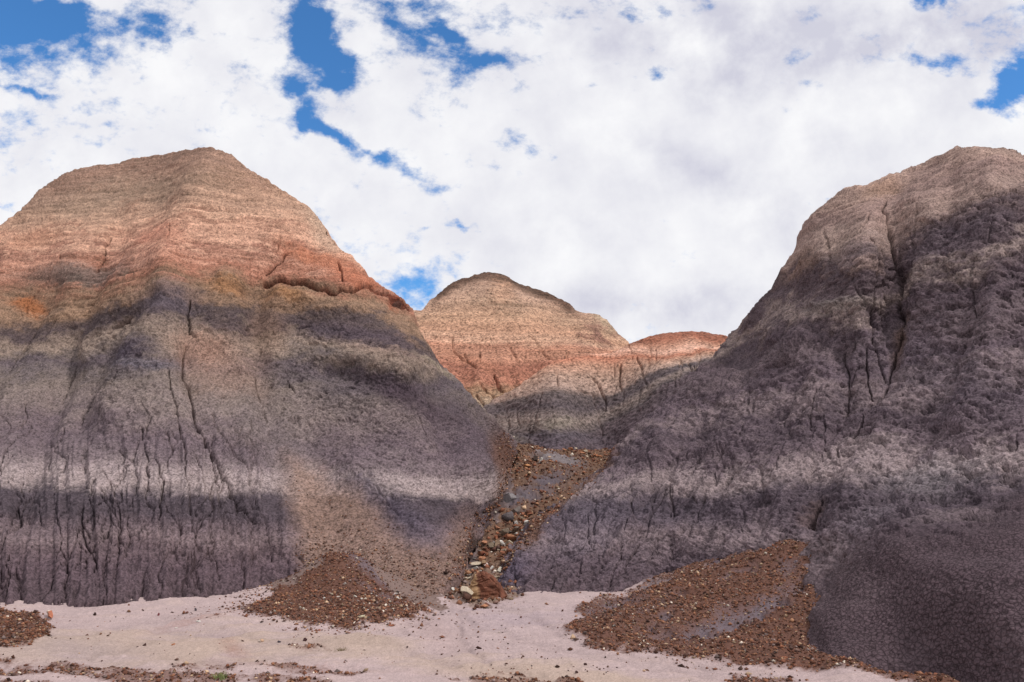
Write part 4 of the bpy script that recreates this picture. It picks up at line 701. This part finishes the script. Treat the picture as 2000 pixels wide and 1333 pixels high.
NAMED = [  # px, py, width, colour, second colour, flatness, cuts, name, label
 (913,1166,36,CREAM,None,.8,6,'broken_stone','cream angular block leaning against the left side of the big petrified wood wedge'),
 (943,1186,20,ORG,None,.25,4,'flat_stone','flat orange chip on the silt just below the big petrified wood wedge'),
 (98,1208,20,(200,128,100),(226,206,186),.75,5,'stone','pinkish orange stone with a pale face at the right tip of the left gravel patch'),
 (282,1262,9,MAR,None,.9,3,'stone','round dark maroon stone on the open silt at left, beside a small flat one'),
 (268,1265,9,MAR,None,.4,3,'flat_stone','small flat maroon stone just left of the round maroon one'),
 (338,1261,9,ORG,None,.5,3,'stone','small tan orange pebble on the silt right of the round maroon stone'),
 (309,1203,6,(116,56,60),None,.9,2,'stone','small dark red round stone on the lilac silt below the left hill'),
 (364,1199,7,(122,52,54),None,.9,2,'stone','brighter red round stone beside a grey one below the left hill'),
 (381,1194,7,(84,76,80),None,.9,2,'stone','dark grey round stone beside the bright red one'),
 (424,1202,12,(160,124,112),None,.4,3,'flat_stone','brown pink flat stone left of the middle gravel apron'),
 (386,1216,12,WHT,None,.2,4,'flat_stone','thin white chip on the silt between the red stone and the middle apron'),
 (345,1230,9,WHT,None,.2,4,'flat_stone','thin white sliver on the silt nearest the lower left'),
 (510,1255,13,(196,160,132),WHT,.5,5,'stone','pale tan angular stone with a white side below the middle apron'),
 (545,1257,8,(64,56,64),None,.8,2,'stone','dark blue grey pebble right of the pale tan angular stone'),
 (596,1255,9,(80,52,52),None,.9,3,'stone','dark pebble standing in a short gravel streak below the middle apron'),
 (622,1233,12,(168,112,96),None,.35,3,'flat_stone','flat reddish stone under the bottom edge of the middle apron'),
 (763,1223,11,(160,100,74),None,.35,3,'flat_stone','flat rusty chip off the lower right of the middle apron'),
 (673,1146,11,(214,176,150),WHT,.8,5,'stone','cream and orange block highest on the middle gravel apron'),
 (707,1172,12,WHT,None,.5,5,'stone','bright white square block near the centre of the middle apron'),
 (634,1172,13,WHT,None,.5,5,'stone','white slab left of centre on the middle apron'),
 (612,1177,8,WHT,None,.6,5,'stone','small white block at the lower left of the white slab'),
 (776,1170,13,WHT,(206,180,150),.5,5,'stone','white and tan slab near the right shoulder of the middle apron'),
 (773,1162,15,WHT,None,.2,5,'flat_stone','long thin white slab lying above the white and tan slab'),
 (660,1167,12,(216,204,190),None,.3,5,'flat_stone','flat pale slab between the white slab and the white square block'),
 (713,1172,9,CREAM,None,.3,5,'flat_stone','cream flake touching the white square block'),
 (707,1207,13,(222,208,176),None,.9,5,'stone','tall cream shard standing near the bottom rim of the middle apron'),
 (668,1078,24,(132,122,120),None,.5,3,'clay_clod','rounded pale grey clay clod at the top of the middle apron'),
 (713,1088,20,(146,122,124),None,.35,4,'flat_stone','flat lilac slab perched on the pink slope right of the grey clod'),
 (1005,1112,1,GRY,None,.5,3,None,None),
 (976,1118,17,(206,196,180),None,.8,5,'stone','pale cream block above and right of the big petrified wood wedge'),
 (970,1138,14,(170,150,130),None,.7,5,'stone','dull tan block behind the right end of the big petrified wood wedge'),
 (1000,1058,30,ORG,RUST,.75,6,'boulder','largest rusty orange boulder in the ravine rock pile'),
 (986,1048,26,(132,116,100),None,.8,6,'boulder','grey tan boulder topmost in the ravine rock pile'),
 (1006,1040,24,(140,122,108),None,.5,6,'boulder','brown grey slab behind the rusty orange boulder'),
 (974,1070,26,(150,124,102),None,.7,6,'boulder','tan boulder left of the largest rusty boulder'),
 (962,1072,24,(136,118,98),None,.8,6,'boulder','olive tan boulder on the left edge of the ravine rock pile'),
 (942,1090,24,RUST,(120,64,48),.7,5,'boulder','dark rust boulder low in the ravine rock pile beside the hollow'),
 (980,1082,14,RUST,None,.9,5,'boulder','upright rust shard under the largest rusty boulder'),
 (992,1082,12,(150,88,60),None,.9,5,'boulder','second upright brown shard right of the rust one'),
 (948,1108,16,(214,190,180),None,.7,5,'stone','pinkish white stone at the foot of the ravine rock pile'),
 (992,1012,30,(104,94,94),None,.8,4,'clay_clod','rough dark grey clay knob above the ravine rock pile'),
 (1008,1004,24,(128,116,110),None,.8,4,'clay_clod','lighter grey clay knob right of the dark one'),
 (998,980,34,(150,142,142),None,.7,3,'clay_clod','whitish rounded clay knob at the foot of the left hill in the ravine'),
 (1030,915,24,(200,142,98),None,.5,5,'boulder','tan orange slab lying alone on the upper ravine bed'),
 (1056,906,14,WHT,(80,66,60),.9,5,'boulder','white block beside a dark hollow on the upper ravine bed'),
 (1046,902,16,(70,56,50),None,.8,4,'boulder','dark brown lump left of the white block on the upper ravine bed'),
 (1075,903,12,ORG,None,.4,4,'stone','flat orange stone right of the white block on the upper ravine bed'),
 (1069,984,9,CREAM,None,.4,4,'stone','cream stone alone on the rusty slope right of the ravine'),
 (1240,672,1,GRY,None,.5,3,None,None)]
for i, (a, b, w_, rgb, sec, fl_, cu, nm_, lab) in enumerate(NAMED):
    if nm_ is None: continue
    put(nm_, stone_mesh(nm_, msize((a, b), w_)*1.1, rgb, i*17+3, cu, 3 if w_ > 15 else 2, fl_, None, sec), (a, b), lab, {'boulder': 'boulder', 'clay_clod': 'clod', 'clay_clod': 'clod'}.get(nm_, 'stone'), tilt=.15 if fl_ < .45 else .5, sink=.3 if 'clay' in nm_ else .2)
def scatter(n, pick, wr, cols, name, label, group, flat=(.3, .8), seed=1, cuts=5):
    rr = random.Random(seed)
    for i in range(n):
        a, b = pick(rr); w_ = wr[0]*(wr[1]/wr[0])**(rr.random()**1.6)
        put(name, stone_mesh(name, msize((a, b), w_), rr.choice(cols), seed*1000+i, cuts, 1 if w_ < 8 else 2, rr.uniform(*flat)), (a, b), label, 'stone', group)
def along(pts, wid):
    def f(rr):
        k = rr.randrange(len(pts)-1); t = rr.random(); return (pts[k][0]*(1-t)+pts[k+1][0]*t+rr.gauss(0, wid), pts[k][1]*(1-t)+pts[k+1][1]*t+rr.gauss(0, wid*.5))
    return f
scatter(84, along([(930,1112),(950,1088),(975,1070),(1000,1050),(1012,1026),(1022,1006)], 13), (8, 25), [RUST,ORG,TAN,BRN,GRY,CREAM,(150,90,64),(136,116,98),WHT], 'stone', 'angular rust, tan or cream rock fragment jammed in the ravine rock pile', 'fragments filling the ravine rock pile', seed=2)
scatter(42, along([(872,1160),(885,1148),(905,1130),(925,1122),(890,1122),(905,1150)], 9), (6, 16), [CREAM,WHT,GRY,(150,134,124),(176,160,148),TAN], 'stone', 'pale chunk in the litter left of the big petrified wood wedge', 'pale chunks at the ravine mouth', seed=3)
scatter(16, along([(985,1150),(1000,1120),(990,1165)], 9), (5, 10), [BRN,TAN,GRY,RUST], 'stone', 'small brown stone in the rubble right of the big petrified wood wedge', 'small stones right of the wedge', seed=4)
scatter(34, along([(1080,876),(1100,880),(1130,884),(1155,890),(1170,891),(1205,888)], 5), (6, 17), [ORG,TAN,CREAM,RUST,(196,130,92),BRN], 'stone', 'orange or tan stone in the row along the far rim of the ravine', 'stones along the far rim of the ravine', seed=5)
scatter(26, along([(1010,930),(1040,915),(1100,905),(1150,900),(1180,905),(1050,960),(1100,1000)], 9), (4, 9), [TAN,CREAM,BRN,ORG], 'stone', 'small tan stone strewn over the rusty upper ravine bed', 'small stones on the upper ravine bed', seed=6)
scatter(40, along([(560,1168),(620,1162),(680,1168),(740,1165),(790,1175)], 8), (4, 10), [WHT,CREAM,(214,196,176),TAN], 'stone', 'small white or cream chip in the upper half of the middle gravel apron', 'pale chips in the upper middle apron', flat=(.2, .6), seed=7)
scatter(52, along([(690,1185),(720,1195),(760,1190),(790,1190),(810,1185),(700,1212),(640,1200)], 8), (3.5, 9), [WHT,CREAM,(214,196,176),(200,150,120)], 'stone', 'small pale chip in the lower right of the middle gravel apron', 'pale chips in the lower middle apron', flat=(.2, .6), seed=8)
def wash(rr):
    while True:
        a, b = rr.uniform(20, 1500), 1175+rr.random()**.8*155
        if b > pl([(0,1200),(540,1170),(860,1180),(1250,1180),(1500,1300)], a) and all(polydist(p_, np.array([a]), np.array([b]))[0] < -6 for p_ in (FAN_R, FAN_M, PATCH_L)): return a, b
scatter(60, wash, (2.5, 6), [MAR,(92,66,62),(70,60,64),BRN,(150,100,84)], 'pebble', 'tiny dark pebble lying loose on the pale wash floor', 'tiny dark pebbles on the wash floor', seed=9, cuts=2, flat=(.6, .95))
scatter(14, along([(1120,1310),(1160,1300),(1190,1306),(1160,1322)], 12), (5, 11), [MAR,BRN,(100,72,64)], 'stone', 'dark maroon stone in the loose cluster at the front of the wash', 'dark stones at the front of the wash', seed=10, cuts=3)

# ------------------------------------------------------------------ plants
def plain(name, rgb):
    m = bpy.data.materials.new(name); m.use_nodes = True; t = m.node_tree; bs = t.nodes['Principled BSDF']; bs.inputs['Roughness'].default_value = .8
    no = t.nodes.new('ShaderNodeTexNoise'); no.inputs['Scale'].default_value = 40; cr = t.nodes.new('ShaderNodeValToRGB'); c_ = srgb(*rgb)
    cr.color_ramp.elements[0].color = (*(c_*.6), 1); cr.color_ramp.elements[1].color = (*(c_*1.4), 1); t.links.new(no.outputs[0], cr.inputs[0]); t.links.new(cr.outputs[0], bs.inputs['Base Color']); return m
def tuft(pxy, wpx, hpx, n, rgb, label, seed, cat='grass'):
    X, Y, Zg = on_ground(*pxy); rr = random.Random(seed); s_ = Y/F; V = []; Fs = []
    for i in range(n):
        x0, y0 = rr.gauss(0, .25)*wpx*s_, rr.gauss(0, .2)*wpx*s_; lean = (rr.gauss(0, .45), rr.gauss(0, .45)); h = hpx*s_*rr.uniform(.5, 1.1); w_ = .0035; a = rr.uniform(0, 3.14); k = len(V)
        for t in (0, .5, 1):
            cx, cy, cz = x0+lean[0]*h*t*t, y0+lean[1]*h*t*t, h*t; ww = w_*(1-t*.85); V += [(cx-ww*math.cos(a), cy-ww*math.sin(a), cz-.01), (cx+ww*math.cos(a), cy+ww*math.sin(a), cz-.01)]
        Fs += [(k, k+1, k+3, k+2), (k+2, k+3, k+5, k+4)]
    me = bpy.data.meshes.new('grass_tuft'); me.from_pydata(V, [], Fs); me.materials.append(plain('blade', rgb)); o = bpy.data.objects.new('grass_tuft', me); COL.objects.link(o); o.location = (X, Y, Zg); o['label'] = label; o['category'] = cat
tuft((430,1330), 26, 13, 110, (138,146,92), 'small green grass tuft growing in the reddish gravel streak at the bottom edge', 1)
tuft((668,1272), 22, 8, 70, (120,104,74), 'faint dry olive tuft on the silt below the middle gravel apron', 2)
tuft((925,1078), 20, 34, 26, (120,104,84), 'thin dry stalks in the dark hollow beside the ravine rock pile', 3)
tuft((1345,1332), 20, 5, 20, (120,110,84), 'low dry tuft at the very front of the wash at right', 4)
